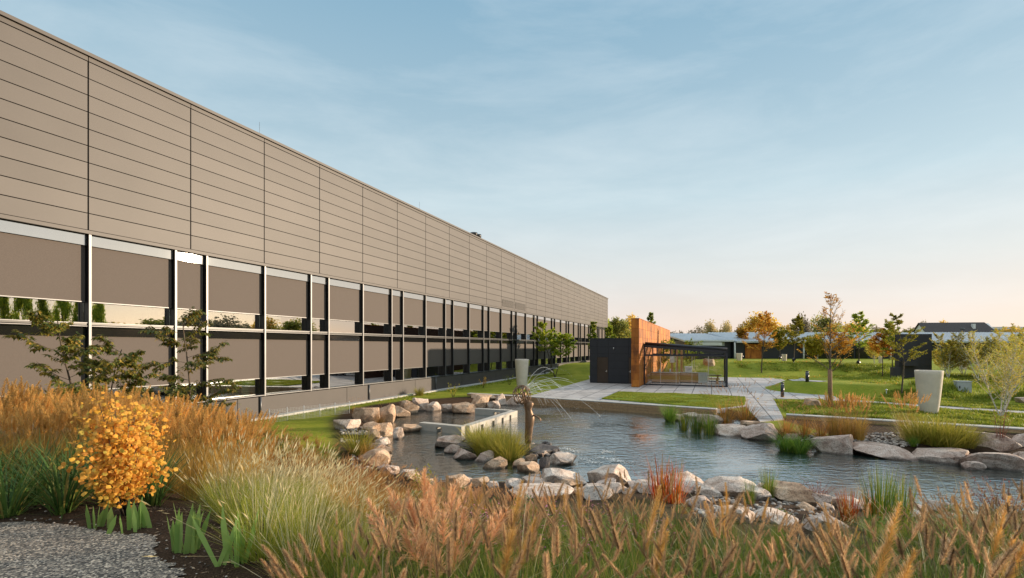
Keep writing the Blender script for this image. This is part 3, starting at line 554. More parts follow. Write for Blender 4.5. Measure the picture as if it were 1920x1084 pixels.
# ------------------------------------------------------------------ office building
TT = math.tan(TH)
bx_, by_ = -14.2, 13.8*F/780
DF = -( -bx_*Nn.x*-1 + by_*Nn.y*1 ) if False else abs(bx_*Nn.x + by_*Nn.y)     # facade plane at d = -DF
KF = F*(1+TT*TT)*DF
s_of = lambda t: t*KF - DF*TT                       # s along facade from t = 1/(1334-px)
S0 = s_of(0.00045)
def office():
    base = SD(S0, -DF); t = thing('office_building', 'long two storey office building clad in bronze metal panels with external blinds', 'building', base, ROT)
    J0 = s_of(0.000850) - S0; pw = 0.0001663*KF; END = J0 + pw*25.5; HT = 12.9
    # cladding: cassette panels with open joints
    c = MB(); z0, z1 = 7.06, 12.62; rows = 10; ph = (z1-z0)/rows; r = random.Random(3)
    k = -3
    while J0 + k*pw < END - 0.01:
        xa, xb = max(-0.0, J0+k*pw), min(END, J0+(k+1)*pw); k += 1
        if xb - xa < 0.1: continue
        for i in range(rows):
            a, b = z0+i*ph, z0+(i+1)*ph; c.box(xa+0.022, xb-0.022, -0.24, -0.19, a+0.014, b-0.014)
        c.box(xa+0.012, xb-0.012, -0.25, -0.19, z1+0.014, z1+0.15)
    c.build('cladding', M['clad'], t)
    cp = MB(); k = -3
    cp.box(-0.05, END+0.06, -0.33, 0.6, z1+0.165, HT); cp.build('coping', M['clad'], t)
    w = MB(); w.box(0, END-0.02, -0.17, 32, 6.95, z1+0.16); w.box(0, 0.3, 0.1, 32, 0, 6.94); w.box(END-0.3, END-0.02, -0.10, 32, 0, 6.94); w.box(0.31, END-0.31, 31.6, 31.98, 0, 6.94); w.build('wall', M['backing'], t)
    e = MB(); e.box(END-0.018, END+0.03, -0.20, 32, 0.0, z1+0.16); e.build('end_wall', M['clad'], t)
    li = MB(); li.box(0, END, -0.30, -0.175, 6.93, 7.045); li.build('lintel', M['clad'], t)
    pl = MB(); xx = 0.0
    while xx < END: pl.box(xx+0.015, min(END, xx+6.746)-0.015, -0.28, -0.02, 0.03, 0.93); xx += 6.746
    pl.box(0, END, -0.02, 0.3, 0.0, 0.90, 1); pl.build('plinth', [M['plinth'], M['backing']], t)
    kb = MB(); kb.box(-3, END+2, -0.72, -0.30, -0.15, 0.05); kb.build('kerb', M['kerb'], t)
    # rooms behind the glass
    im = MB(); im.box(0.3, END-0.31, 4.5, 4.6, 0.9, 6.9); im.box(0.3, END-0.31, 0.35, 4.5, 3.62, 3.92); im.box(0.3, END-0.31, 0.35, 4.5, 0.80, 0.9); im.box(0.3, END-0.31, 0.35, 4.5, 6.6, 6.7)
    x = 6.0
    while x < END-1: im.box(x, x+0.1, 0.35, 4.5, 0.9, 3.62); im.box(x, x+0.1, 0.35, 4.5, 3.92, 6.6); x += 6.746
    im.build('interior', M['room'], t)
    def frame(wd, up):
        f = MB(); z = (3.96, 6.92) if up else (0.95, 3.96)
        f.box(-0.022, 0.022, -0.215, 0.10, z[0], z[1], 1); f.box(-0.036, 0.036, -0.255, -0.216, z[0], z[1], 0)
        if up: f.box(0.046, wd-0.046, -0.215, 0.05, 3.99, 4.015, 0); f.box(0.046, wd-0.046, -0.20, 0.05, 3.93, 3.989, 1)
        else: f.box(0.046, wd-0.046, -0.215, 0.05, 3.885, 3.905, 0); f.box(0.046, wd-0.046, -0.26, 0.05, 0.975, 1.01, 0)
        f.box(0.046, wd-0.046, 0.0, 0.08, z[1]-0.05, z[1]-0.001, 1)
        return f.mesh('window', [M['silver'], M['black']])
    def pane(wd, up):
        f = MB(); f.box(0.03, wd-0.03, 0.06, 0.075, 4.025 if up else 1.011, 6.85 if up else 3.80); return f.mesh('pane', M['glass'])
    def blind(wd, up):
        f = MB(); a, b = (4.72, 6.56) if up else (1.78, 3.56)
        f.box(0.05, wd-0.05, -0.06, -0.045, a, b, 0); f.box(0.05, wd-0.05, -0.075, -0.03, a-0.032, a-0.002, 1); return f.mesh('blind', [M['blind'], M['silver']])
    def band(wd, up):
        f = MB()
        if up: f.box(0.047, wd-0.047, -0.13, -0.03, 6.565, 6.915); return f.mesh('fascia_panel', M['fascia'])
        f.box(0.047, wd-0.047, -0.11, -0.03, 3.565, 3.835); return f.mesh('spandrel', M['spandrel'])
    def curtain(wd):
        f = MB(); f.box(wd*0.72, wd-0.12, 0.30, 0.34, 1.0, 3.5); return f.mesh('curtain', M['curtain'])
    wds = (2.755, 1.235, 2.756); lib = {}
    for wd in wds:
        for up in (0, 1): lib[(wd, up)] = (frame(wd, up), pane(wd, up), blind(wd, up), band(wd, up), curtain(wd))
    m0 = s_of(0.0008525) - S0; j = -2; cnt = 0
    while True:
        x = m0 + 6.746*j; j += 1
        if x > END-1: break
        for i, wd in enumerate(wds):
            if x + wd < 1 or x + wd > END: x += wd; continue
            for up in (0, 1):
                f, p, b, s, cu = lib[(wd, up)]; fo = place(f, 'window', t, (x, 0, 0))
                place(p, 'pane', fo); place(b, 'blind', fo); place(s, 'fascia_panel' if up else 'spandrel', fo)
                if wd > 2 and not up and (cnt*7) % 3 != 1: place(cu, 'curtain', fo)
            cnt += 1; x += wd
    # roof odds and ends
    lr = MB(); lr.tube([(0,0,0),(0,0,0.75)], 0.007, 5); lm = lr.mesh('lightning_rod', M['silver'])
    for px in (491, 790, 1012, 1065, 1120): place(lm, 'lightning_rod', t, (s_of(1/(1334-px))-S0, 0.15, HT))
    rv = MB(); rv.lathe([(0.22,0),(0.22,0.5),(0.34,0.55),(0.34,0.8),(0.0,0.85)], 14); rm = rv.mesh('roof_vent', M['black'])
    for px in (905, 912): place(rm, 'roof_vent', t, (s_of(1/(1334-px))-S0, 0.9, HT-0.02))
    lv = MB()
    for i in range(9): lv.box(0, pw-0.5, -0.262, -0.243, 7.25+i*0.07, 7.29+i*0.07, 0)
    lv.box(-0.04, pw-0.46, -0.244, -0.235, 7.22, 7.9, 1); lvm = lv.mesh('louvre', [M['clad'], M['backing']])
    kk = round((s_of(1/(1334-934))-S0-J0)/pw)
    for q in (0, 1): place(lvm, 'louvre', t, (J0+(kk+q)*pw+0.25, 0, 0))
    dp = MB(); dp.tube([(0,-0.34,0.05),(0,-0.34,0.95)], 0.04, 8); dm = dp.mesh('drain_pipe', M['silver'])
    for px in (479, 684, 810): place(dm, 'drain_pipe', t, (s_of(1/(1334-px))-S0, 0, 0))
    # entrance canopy and doors in shade, half way along
    xe = s_of(1/(1334-1008))-S0; en = MB(); en.box(xe-1.2, xe+1.6, -1.4, -0.30, 2.9, 3.08); en.box(xe-1.0, xe-0.9, -1.3, -1.2, 0, 2.9); en.box(xe+1.3, xe+1.4, -1.3, -1.2, 0, 2.9); en.build('entrance_canopy', M['black'], t)
office()
# ------------------------------------------------------------------ pavilion
def pavilion():
    # service block
    s0, d0 = 42.6, -10.12; t = thing('service_block', 'low black panelled service block with two bronze doors beside the rusty wall', 'service building', SD(s0, d0), ROT)
    wdt = 4.15; H = 3.94; b = MB(); b.box(0.03, 7, -wdt+0.02, -0.03, 0, H-0.05); b.build('core', M['anthline'], t)
    f = MB(); rows = [0.05, 0.68, 1.32, 1.98, 2.62, 3.24, H]
    def col(ya, yb, zs):
        for a, c in zip(zs, zs[1:]): f.box(0, 0.028, -yb+0.01, -ya-0.01, a+0.008, c-0.008)
    col(0, 0.66, rows); col(0.66, 1.66, [2.32, 2.62, 3.24, H]); col(1.66, 3.45, rows); col(3.45, wdt, [2.32, 2.62, 3.24, H])
    for a, c in zip(rows, rows[1:]): f.box(0.03, 7, -0.029, 0.0, a+0.008, c-0.008)
    f.box(-0.03, 7.0, -wdt, 0.03, H, H+0.06); f.build('cladding', M['anth'], t)
    for ya, yb in ((0.68, 1.64), (3.47, wdt)):
        d = MB(); d.box(0.005, 0.026, -yb, -ya, 0.04, 2.3); do = d.build('door', M['door'], t)
        k = MB(); yy = -yb+0.12 if ya < 1 else -ya-0.12
        k.tube([(-0.05, yy, 1.05), (-0.05, yy+0.12, 1.05)], 0.014, 6); k.box(-0.03, 0.004, yy-0.02, yy+0.02, 0.98, 1.16); k.build('handle', M['handle'], do)
    l = MB(); l.tube([(-0.06,-2.15,3.0),(-0.06,-2.15,3.16)], 0.05, 8); l.build('wall_lamp', M['handle'], t)
    # rusty wall
    s1 = 39.2; d1 = -5.95; H2 = 5.47; t2 = thing('rusty_steel_wall', 'tall freestanding wall slab clad in orange weathering steel sheets', 'wall', SD(s1, d1), ROT); LN = 31; TK = 0.62
    b = MB(); b.box(0.025, LN, -TK+0.025, -0.02, 0, H2-0.03); b.build('core', M['corten_gap'], t2)
    f = MB(); rr = random.Random(8); zs = [0.03]
    for q in (0.62, 1.15, 1.72, 2.28, 2.85, 3.5, 3.98, 4.7, H2): zs.append(q)
    for a, c in zip(zs, zs[1:]):
        f.box(0, 0.022, -TK+0.012, -0.012, a+0.006, c-0.006)
        x = 0.0
        while x < LN:
            w = min(LN-x, rr.choice([1.25, 2.5, 2.5, 1.9])); f.box(x+0.03 if x == 0 else x+0.007, x+w-0.007, -TK, -TK+0.022, a+0.006, c-0.006); x += w
    f.box(-0.02, LN, -TK-0.02, 0.02, H2-0.005, H2+0.05); f.build('steel_sheets', M['corten'], t2)
    # glass pavilion
    s2, d2 = 42.0, -5.30; t3 = thing('glass_pavilion', 'glazed pavilion with a sloping folding roof on dark frames beside the rusty wall', 'pavilion', SD(s2, d2), ROT); WD = 6.42; DP = 6.2
    def rz(y): return 3.42 - 0.48*(-y)/WD
    fr = MB(); 
    for x in (0, DP):
        fr.bar((x,-0.05,0), (x,-0.05,3.4), 0.10, 0.10); fr.bar((x,-WD,0), (x,-WD,3.0), 0.16, 0.16)
        fr.bar((x,-0.1,2.52), (x,-WD+0.08,2.52), 0.12, 0.14); fr.bar((x,0,0.05), (x,-WD,0.05), 0.12, 0.10)
        for k in range(1, 6): y = -WD*k/6; fr.bar((x,y,2.59), (x,y,rz(y)-0.2), 0.10, 0.10)
    fr.bar((0.08,-WD,2.52), (DP-0.08,-WD,2.52), 0.14, 0.14); fr.bar((0.08,-WD,0.05),(DP-0.08,-WD,0.05),0.12,0.10)
    fr.build('frame', M['steel_frame'], t3)
    ro = MB()
    for x in (0, DP*0.5, DP): ro.bar((x,0.0,rz(0)-0.08), (x,-WD-0.1,rz(-WD-0.1)-0.08), 0.16, 0.30)
    ro.bar((0,-WD,rz(-WD)-0.12),(DP,-WD,rz(-WD)-0.12),0.16,0.26); ro.bar((0.0,-0.03,rz(0)+0.0),(DP,-0.03,rz(0)),0.14,0.16); ro.build('roof_beam', M['steel_frame'], t3)
    rf = MB()
    for k in range(14):                              # folded awning cloth gathered near the high side, slats over the rest
        y = -0.25 - k*(WD-0.4)/13; rf.bar((0.08,y,rz(y)+0.10),(DP-0.08,y,rz(y)+0.10), 0.05, 0.06)
    rf.build('roof_slat', M['steel_frame'], t3)
    fb = MB(); fb.tube([(-0.10,-0.1,rz(0)+0.10),(-0.10,-WD-0.05,rz(-WD)+0.10)],0.12,12); fb.build('awning_roller', M['steel_frame'], t3)
    for x in (0.0, DP):
        for k in range(5):
            g = MB(); ya, yb = -0.12-k*(WD-0.25)/5, -0.12-(k+1)*(WD-0.25)/5; g.box(x-0.008, x+0.008, yb+0.012, ya-0.012, 0.11, 2.44); gl = g.build('glass_panel', M['clear'], t3)
            if k: e = MB(); e.box(x-0.015, x+0.015, ya-0.016, ya+0.010, 0.11, 2.44); e.build('edge_profile', M['handle'], gl)
    for k in range(4):
        g = MB(); xa, xb = 0.1+k*(DP-0.2)/4, 0.1+(k+1)*(DP-0.2)/4; g.box(xa+0.012, xb-0.012, -WD-0.008, -WD+0.008, 0.11, 2.44); g.build('glass_panel', M['clear'], t3)
    po = MB()
    for y in (-1.9, -2.35, -2.75): po.box(5.0, 5.12, y-0.09, y+0.09, 0.02, 3.0)
    po.build('timber_post', M['wood'], t3)
    L = lambda x, y, z=0.0: SD(s2+x, d2-y, z)
    # bar counters
    def counter(x, y, ln, lab, rot=0):
        c = thing('bar_counter', lab, 'counter', L(x, y), ROT+rot); m = MB()
        for k in range(5): m.box(0, 0.55, -ln/2, ln/2, 0.10+k*0.16, 0.10+k*0.16+0.15)
        m.build('body', M['wood'], c); m = MB(); m.box(0.03, 0.52, -ln/2+0.02, ln/2-0.02, 0, 0.099); m.build('base', M['darkwood'], c); m = MB(); m.box(-0.06, 0.62, -ln/2-0.05, ln/2+0.05, 0.905, 0.96); m.build('worktop', M['concrete'], c)
    counter(2.6, -1.5, 2.3, 'wooden bar counter nearest the rusty wall in the pavilion'); counter(3.4, -3.5, 1.7, 'shorter wooden counter under the white coffee machine')
    cm = thing('coffee_machine', 'white coffee machine on the shorter counter', 'coffee machine', L(3.65, -3.4, 0.96), ROT); m = MB(); m.box(0,0.4,-0.3,0.3,0.0,0.10); m.box(0.15,0.4,-0.3,0.3,0.10,0.40); m.box(0,0.4,-0.32,0.32,0.40,0.52); m.build('housing', M['white'], cm); m = MB(); m.lathe([(0.07,-0.02),(0.07,0.02)],12); q = m.build('dial', M['black'], cm, (0.13,0,0.27)); q.rotation_euler = (0,1.57,0)
    for i, (yy, lab) in enumerate(((-1.0, 'left jar of two on the wooden bar counter'), (-1.9, 'right jar of two on the wooden bar counter'))):
        m = MB(); m.lathe([(0.0,0),(0.07,0),(0.08,0.06),(0.07,0.2),(0.04,0.24),(0.045,0.29),(0.0,0.29)], 14); tag(m.build('glass_jar', M['cabinet'], None, L(2.8, yy, 0.96)), lab, 'jar')
    # picnic table, its benches and the A-frame sign
    def table(x, y, lab):
        tb = thing('wooden_table', lab, 'table', L(x, y), ROT+0.05); m = MB()
        for k in range(4): m.box(-0.36+k*0.18, -0.19+k*0.18, -0.95, 0.95, 0.71, 0.755)
        m.build('tabletop', M['darkwood'], tb)
        for sy in (-1, 1): m = MB(); m.box(-0.3, 0.3, sy*0.7-0.05, sy*0.7+0.05, 0, 0.705); m.build('leg', M['wood'], tb)
    table(3.6, -5.1, 'wooden table with a dark top in the glazed corner of the pavilion')
    for dx, lab in ((-0.75, 'wooden bench on the near side of the pavilion table'), (0.75, 'wooden bench on the far side of the pavilion table')):
        be = thing('wooden_bench', lab, 'bench', L(3.6+dx, -5.1), ROT+0.05); m = MB(); m.box(-0.17,0.17,-0.85,0.85,0.40,0.45); m.build('seat', M['wood'], be)
        for sy in (-1, 1): m = MB(); m.box(-0.14,0.14,sy*0.6-0.04,sy*0.6+0.04,0,0.399); m.build('leg', M['wood'], be)
    sg = thing('display_sign', 'white poster stand behind the front glass of the pavilion', 'sign', L(0.75, -4.65), ROT); m = MB(); m.box(0,0.04,-0.36,0.36,0.22,1.12,0); m.box(-0.004,0,-0.32,0.32,0.27,1.07,1); m.build('board', [M['handle'], M['white']], sg)
    m = MB(); m.lathe([(0.36,0),(0.34,0.04),(0.05,0.07),(0.04,0.215),(0.0,0.215)], 20); m.build('stand', M['handle'], sg, (0.03,0,0))
    ps = MB(); ps.box(4.985, 4.999, -2.12, -1.72, 1.75, 2.35); tag(ps.build('paper_notice', M['white'], None, SD(s2, d2), ROT), 'white notice fixed to a timber post inside the pavilion', 'notice')
pavilion()
# ------------------------------------------------------------------ plants: materials
def LF(k, *a, **kw): M[k] = leafy(k, *a, **kw)
LF('green_blade', [(0.03,0.08,0.010),(0.06,0.125,0.014),(0.13,0.19,0.022),(0.34,0.27,0.055)], trans=0.35)
LF('olive_blade', [(0.07,0.11,0.014),(0.15,0.19,0.022),(0.26,0.26,0.035),(0.36,0.29,0.06)], trans=0.4)
LF('gold_blade', [(0.16,0.13,0.025),(0.32,0.21,0.05),(0.42,0.25,0.06),(0.20,0.15,0.04)], trans=0.4)
LF('rust_blade', [(0.12,0.09,0.02),(0.30,0.15,0.035),(0.38,0.17,0.04),(0.22,0.15,0.04)], trans=0.4)
LF('blond_seed', [(0.45,0.36,0.20),(0.58,0.48,0.30),(0.50,0.38,0.18)], trans=0.35)
LF('brown_brush', [(0.19,0.125,0.075),(0.29,0.195,0.115),(0.42,0.29,0.15)], trans=0.6, gain=1.6, objvar=.42)
LF('tan_brush', [(0.30,0.17,0.07),(0.42,0.25,0.11),(0.36,0.19,0.08)], trans=0.45)
LF('gold_plume', [(0.60,0.33,0.08),(0.42,0.25,0.075),(0.55,0.35,0.125),(0.48,0.28,0.10)], trans=0.45)
LF('pink_fluff', [(0.44,0.27,0.15),(0.52,0.33,0.20),(0.47,0.29,0.13),(0.50,0.27,0.17)], trans=0.45)
LF('sedge_blade', [(0.05,0.11,0.015),(0.10,0.17,0.02),(0.16,0.21,0.03)], trans=0.4)
LF('yellow_sedge', [(0.16,0.18,0.02),(0.30,0.27,0.04),(0.38,0.30,0.06),(0.14,0.16,0.02)], trans=0.4)
LF('iris_leaf', [(0.13,0.22,0.055),(0.18,0.28,0.07),(0.23,0.31,0.09)], trans=0.4, rough=0.4, gain=1.5)
LF('strap_leaf', [(0.03,0.07,0.015),(0.06,0.11,0.025),(0.10,0.14,0.03),(0.24,0.17,0.05)], trans=0.35, rough=0.45)
LF('amber_leaf', [(0.40,0.16,0.03),(0.55,0.26,0.04),(0.62,0.33,0.05),(0.52,0.26,0.05),(0.34,0.27,0.05)], trans=0.45)
LF('red_blade', [(0.30,0.03,0.012),(0.42,0.07,0.02),(0.40,0.16,0.03),(0.14,0.14,0.03)], trans=0.45)
LF('low_leaf', [(0.04,0.08,0.015),(0.08,0.13,0.022),(0.14,0.17,0.03)], trans=0.3)
LF('pink_petal', [(0.55,0.16,0.28),(0.65,0.28,0.40)], trans=0.3)
LF('lawn_blade', [(0.10,0.15,0.016),(0.17,0.20,0.022),(0.27,0.26,0.04)], trans=0.45, gain=1.3)
LF('dark_leaf', [(0.05,0.075,0.016),(0.09,0.11,0.022),(0.17,0.15,0.03),(0.28,0.18,0.035)], trans=0.4, rough=0.4, gain=1.5)
LF('wine_leaf', [(0.16,0.025,0.02),(0.24,0.05,0.03),(0.14,0.07,0.03)], trans=0.35)
LF('orange_leaf', [(0.46,0.23,0.035),(0.56,0.32,0.045),(0.50,0.25,0.04),(0.40,0.29,0.05)], trans=0.45)
LF('lime_leaf', [(0.22,0.23,0.025),(0.34,0.32,0.04),(0.46,0.35,0.05),(0.15,0.17,0.02)], trans=0.45)
LF('green_leaf', [(0.07,0.12,0.016),(0.13,0.17,0.022),(0.22,0.24,0.03),(0.38,0.33,0.045)], trans=0.55, gain=2.0)
LF('birch_leaf', [(0.20,0.24,0.035),(0.32,0.31,0.05),(0.42,0.34,0.06),(0.50,0.29,0.06)], trans=0.5, gain=1.6)
LF('far_olive', [(0.12,0.14,0.03),(0.20,0.20,0.04),(0.28,0.24,0.06)], trans=0.55, gain=1.75)
LF('far_amber', [(0.34,0.21,0.04),(0.48,0.29,0.055),(0.30,0.22,0.06)], trans=0.55, gain=1.75)
LF('far_grey', [(0.09,0.085,0.06),(0.13,0.115,0.08),(0.16,0.13,0.085)], trans=0.55, gain=1.75)
LF('far_sand', [(0.30,0.24,0.12),(0.38,0.30,0.15),(0.24,0.21,0.10)], trans=0.55, gain=1.75)
M['dry_stem'] = plain('dry_stem', (0.32, 0.20, 0.09), 0.8); M['twig'] = plain('dark_twig', (0.06, 0.045, 0.03), 0.85); M['redtwig'] = plain('red_twig', (0.22, 0.07, 0.035), 0.8)
# ------------------------------------------------------------------ plants: meshes
UP = Vector((0,0,1))
def rdir(r, tilt):
    a = r.uniform(0, 6.2832); return Vector((math.cos(a)*math.sin(tilt), math.sin(a)*math.sin(tilt), math.cos(tilt))), Vector((math.cos(a), math.sin(a), 0))
def blades_mesh(seed, n, H, w, spread, bend, base, mt, lean=Vector((0,0,0)), seg=4, hv=0.35, name='blades'):
    r = random.Random(seed); mb = MB()
    for i in range(n):
        d, o = rdir(r, abs(r.gauss(0, spread))); b0 = o * (base*math.sqrt(r.random())); L = H*r.uniform(1-hv, 1+hv*0.5)
        mb.blade(b0, d + lean*0.4, L, w*r.uniform(.7,1.25), o*bend*r.uniform(.3,1.3) + lean*r.uniform(.3,1), 0, seg)
    return mb.mesh(name, M[mt])
def bristle(mb, r, p, d, L, rad, n, bw, fwd=0.8):
    d = d.normalized(); x = d.orthogonal().normalized(); y = d.cross(x)
    for i in range(n):
        t = (i+r.random())/n; a = r.uniform(0, 6.2832); o = x*math.cos(a) + y*math.sin(a); prof = math.sin(math.pi*min(1, 0.12+t*0.86))**0.6
        q = p + d*(L*t); e = q + o*(rad*prof*r.uniform(.75,1.1)) + d*(rad*fwd*r.uniform(.6,1.3)); s = d.cross(o)*(bw/2)
        mb.add([tuple(q - s), tuple(q + s), tuple(e)], [(0,1,2)])
def heads(seed, n, H, headL, rad, nb, bw, spread, lean, mt, core=True, bend=0.35, lo=.72):
    r = random.Random(seed); st = MB(); hd = MB()
    for i in range(n):
        d, o = rdir(r, abs(r.gauss(0, spread))); b0 = o*0.06; L = H*r.uniform(lo, 1.1)
        tip, dd = st.blade(b0, d + lean*0.3, L, 0.0035, o*bend*r.uniform(.2,1) + lean*r.uniform(.4,1), 0, 5, 0.7)
        hl = headL*r.uniform(.75,1.2); dd = (dd + o*0.12 + lean*0.15).normalized()
        if core: hd.tube([tip, tip+dd*hl*0.5, tip+dd*hl], [rad*.12, rad*.14, rad*.05], 4)
        bristle(hd, r, tip, dd, hl, rad, nb, bw)
    return st, hd
def plume(mb, r, p, d, L, rad, nb, pw=0.003):        # feathery plume: short side sprays hugging the stem
    d = d.normalized(); x = d.orthogonal().normalized(); y = d.cross(x)
    for i in range(nb):
        t = (i + r.random())/nb; a = r.uniform(0,6.2832); o = x*math.cos(a)+y*math.sin(a); ln = rad*(1.0-0.75*t)*(0.5+0.5*min(1,t*5))*r.uniform(.6,1.25)
        q = p + d*(L*t); e = q + (o*r.uniform(.4,1.0) + d*r.uniform(.5,1.0))*ln*1.6; s = d.cross(o)*(pw/2)
        mb.add([tuple(q-s), tuple(q+s), tuple((q*0.4+e*0.6)+s*1.6), tuple(e), tuple((q*0.4+e*0.6)-s*1.6)], [(0,1,2,3,4)])
LIB = {}
def proto(key, name, parts):                          # remembers the meshes of one kind of plant
    LIB.setdefault(key, []).append((name, parts))
for k in range(3):
    ln = Vector((0.10*(k-1), 0.05, 0))
    st, hd = heads(11+k, (22, 17, 12)[k], 0.84, 0.13, 0.0185, 430, 0.0020, (0.15, 0.19, 0.24)[k], ln, 'brown_brush', bend=0.4, lo=.66, core=False)
    proto('fountain', 'fountain_grass', [('blades', blades_mesh(21+k, (330, 400, 460)[k], 0.80, 0.0040, 0.26, 0.75, 0.14, 'green_blade', ln, seg=6)), ('stems', st.mesh('stems', M['dry_stem'])), ('seed_heads', hd.mesh('seed_heads', M['brown_brush']))])
    st, hd = heads(31+k, 30, 0.72, 0.10, 0.014, 70, 0.003, 0.34, Vector((0.28, 0.0, 0)), 'tan_brush')
    proto('amber', 'fountain_grass', [('blades', blades_mesh(41+k, 190, 0.60, 0.0065, 0.42, 0.7, 0.10, 'rust_blade', Vector((0.2,0,0)))), ('seed_heads', hd.mesh('seed_heads', M['tan_brush']))])
    r = random.Random(51+k); s = MB(); pl = MB()
    for i in range(34):
        d, o = rdir(r, abs(r.gauss(0, 0.20))); tip, dd = s.blade(o*0.08, d, r.uniform(.95,1.35), 0.004, o*0.12 + Vector((0.05,0,0)), 0, 4, 0.6); plume(pl, r, tip - dd*0.10, dd, r.uniform(.28,.42), 0.060, 190, 0.0042)
    proto('reed', 'feather_reed_grass', [('blades', blades_mesh(61+k, 300, 1.20, 0.0075, 0.28, 0.6, 0.20, 'gold_blade', seg=5)), ('stems', s.mesh('stems', M['dry_stem'])), ('plumes', pl.mesh('plumes', M['gold_plume']))])
    # near single tall plumes
    r = random.Random(71+k); s = MB(); pl = MB()
    for i in range(3):
        d, o = rdir(r, abs(r.gauss(0, 0.10))); tip, dd = s.blade(o*0.05, d, r.uniform(.72,.92), 0.004, o*0.15, 0, 4, 0.7); plume(pl, r, tip - dd*0.14, dd, r.uniform(.36,.50), 0.060, 760, 0.0013)
    proto('plume', 'feather_reed_grass', [('blades', blades_mesh(81+k, 60, 0.75, 0.005, 0.3, 0.6, 0.06, 'olive_blade')), ('stems', s.mesh('stems', M['dry_stem'])), ('plumes', pl.mesh('plumes', M['gold_plume']))])
    # fine moor grass with blond spikes
    r = random.Random(91+k); sp = MB()
    for i in range(58):
        d, o = rdir(r, abs(r.gauss(0, 0.42))); tip, dd = sp.blade(o*0.1*r.random(), d + Vector((0.14,0,0)), r.uniform(.42,.68), 0.0024, o*0.3 + Vector((0.30,0.02,0)), 0, 4, 0.8)
        x = dd.orthogonal().normalized(); hl = r.uniform(.06,.10); sp.leaf(tip, dd, x, hl, 0.009); sp.leaf(tip, dd, dd.cross(x), hl, 0.009)
    proto('blond', 'moor_grass', [('blades', blades_mesh(101+k, 520, 0.46, 0.0036, 0.5, 0.8, 0.16, 'olive_blade', Vector((0.10,0,0)))), ('seed_heads', sp.mesh('seed_heads', M['blond_seed']))])
    proto('strap', 'daylily', [('leaves', blades_mesh(111+k, 75, 0.78, 0.020, 0.5, 1.5, 0.10, 'strap_leaf', seg=7, name='leaves'))])
    proto('sedge', 'sedge_clump', [('blades', blades_mesh(121+k, 330, 0.62, 0.009, 0.42, 0.9, 0.14, 'sedge_blade'))])
    proto('ysedge', 'sedge_clump', [('blades', blades_mesh(131+k, 420, 0.62, 0.011, 0.5, 1.1, 0.22, 'yellow_sedge', seg=5))])
    proto('darkreed', 'rush_clump', [('blades', blades_mesh(141+k, 190, 0.85, 0.010, 0.16, 0.25, 0.20, 'green_blade'))])
    proto('red', 'blood_grass', [('blades', blades_mesh(151+k, 90, 0.55, 0.012, 0.22, 0.25, 0.14, 'red_blade'))])
    # low leafy cover with pink flowers
    r = random.Random(161+k); lf = MB(); fl = MB()
    for i in range(420):
        a, q = r.uniform(0,6.28), math.sqrt(r.random())*0.34; p = V3(math.cos(a)*q, math.sin(a)*q, r.uniform(.02,.30)*(1-(q/.4)**2*.6)); d = V3(r.gauss(0,1), r.gauss(0,1), r.uniform(-.1,.9)); lf.leaf(p, d, UP, r.uniform(.03,.06), r.uniform(.014,.024))
    for i in range(60):
        a, q = r.uniform(0,6.28), math.sqrt(r.random())*0.32; p = V3(math.cos(a)*q, math.sin(a)*q, r.uniform(.26,.42))
        for j in range(5): d = V3(r.gauss(0,1), r.gauss(0,1), r.uniform(.1,1)); fl.leaf(p, d, UP, 0.014, 0.010)
    proto('pinkflower', 'flowering_perennial', [('leaves', lf.mesh('leaves', M['low_leaf'])), ('flowers', fl.mesh('flowers', M['pink_petal']))])
    r = random.Random(171+k); lf = MB()
    for i in range(520):
        a, q = r.uniform(0,6.28), math.sqrt(r.random())*0.38; p = V3(math.cos(a)*q, math.sin(a)*q, r.uniform(.02,.42)*(1-(q/.42)**2*.55)); d = V3(r.gauss(0,1), r.gauss(0,1), r.uniform(-.2,.8)); lf.leaf(p, d, UP, r.uniform(.045,.085), r.uniform(.026,.046))
    proto('low', 'leafy_perennial', [('leaves', lf.mesh('leaves', M['low_leaf']))])
    r = random.Random(201+k); bl = MB()
    for i in range(16):
        d, o = rdir(r, r.uniform(.1,.5)); bl.blade(o*.08, d, r.uniform(.75,1.2), .0055, o*r.uniform(1.2,2.6), 0, 9, .3)
    proto('bent', 'dry_grass', [('blades', bl.mesh('blades', M['blond_seed'] if k else M['gold_blade']))])
    # smoke-like pink grass
    r = random.Random(181+k); s = MB(); pl = MB()
    for i in range(20):
        d, o = rdir(r, abs(r.gauss(0, 0.22))); tip, dd = s.blade(o*0.05, d, r.uniform(.55,.85), 0.003, o*0.2, 0, 4, 0.7); plume(pl, r, tip - dd*0.16, dd, r.uniform(.22,.32), 0.085, 150, 0.0036)
    proto('pinkgrass', 'pink_plume_grass', [('blades', blades_mesh(191+k, 120, 0.5, 0.005, 0.4, 0.7, 0.08, 'olive_blade')), ('stems', s.mesh('stems', M['dry_stem'])), ('plumes', pl.mesh('plumes', M['pink_fluff']))])
TALL = {'fountain': 1.2, 'amber': .88, 'reed': 1.85, 'plume': 1.4, 'blond': .72, 'strap': .62, 'low': .46, 'pinkgrass': 1.1, 'bent': .8, 'pinkflower': .44}
FVIEW = [(400,985),(560,962),(700,942),(850,908),(950,898),(1150,890),(1300,900),(1450,940),(1600,948),(1700,938),(1900,905)]
VIEW = [(-400,700),(0,718),(180,726),(300,742),(380,765),(500,790),(600,825),(660,862),(740,890),(850,905),(950,930),(1100,940),(1250,945),(1400,955),(1550,965),(1700,955),(1850,925),(2200,900)]
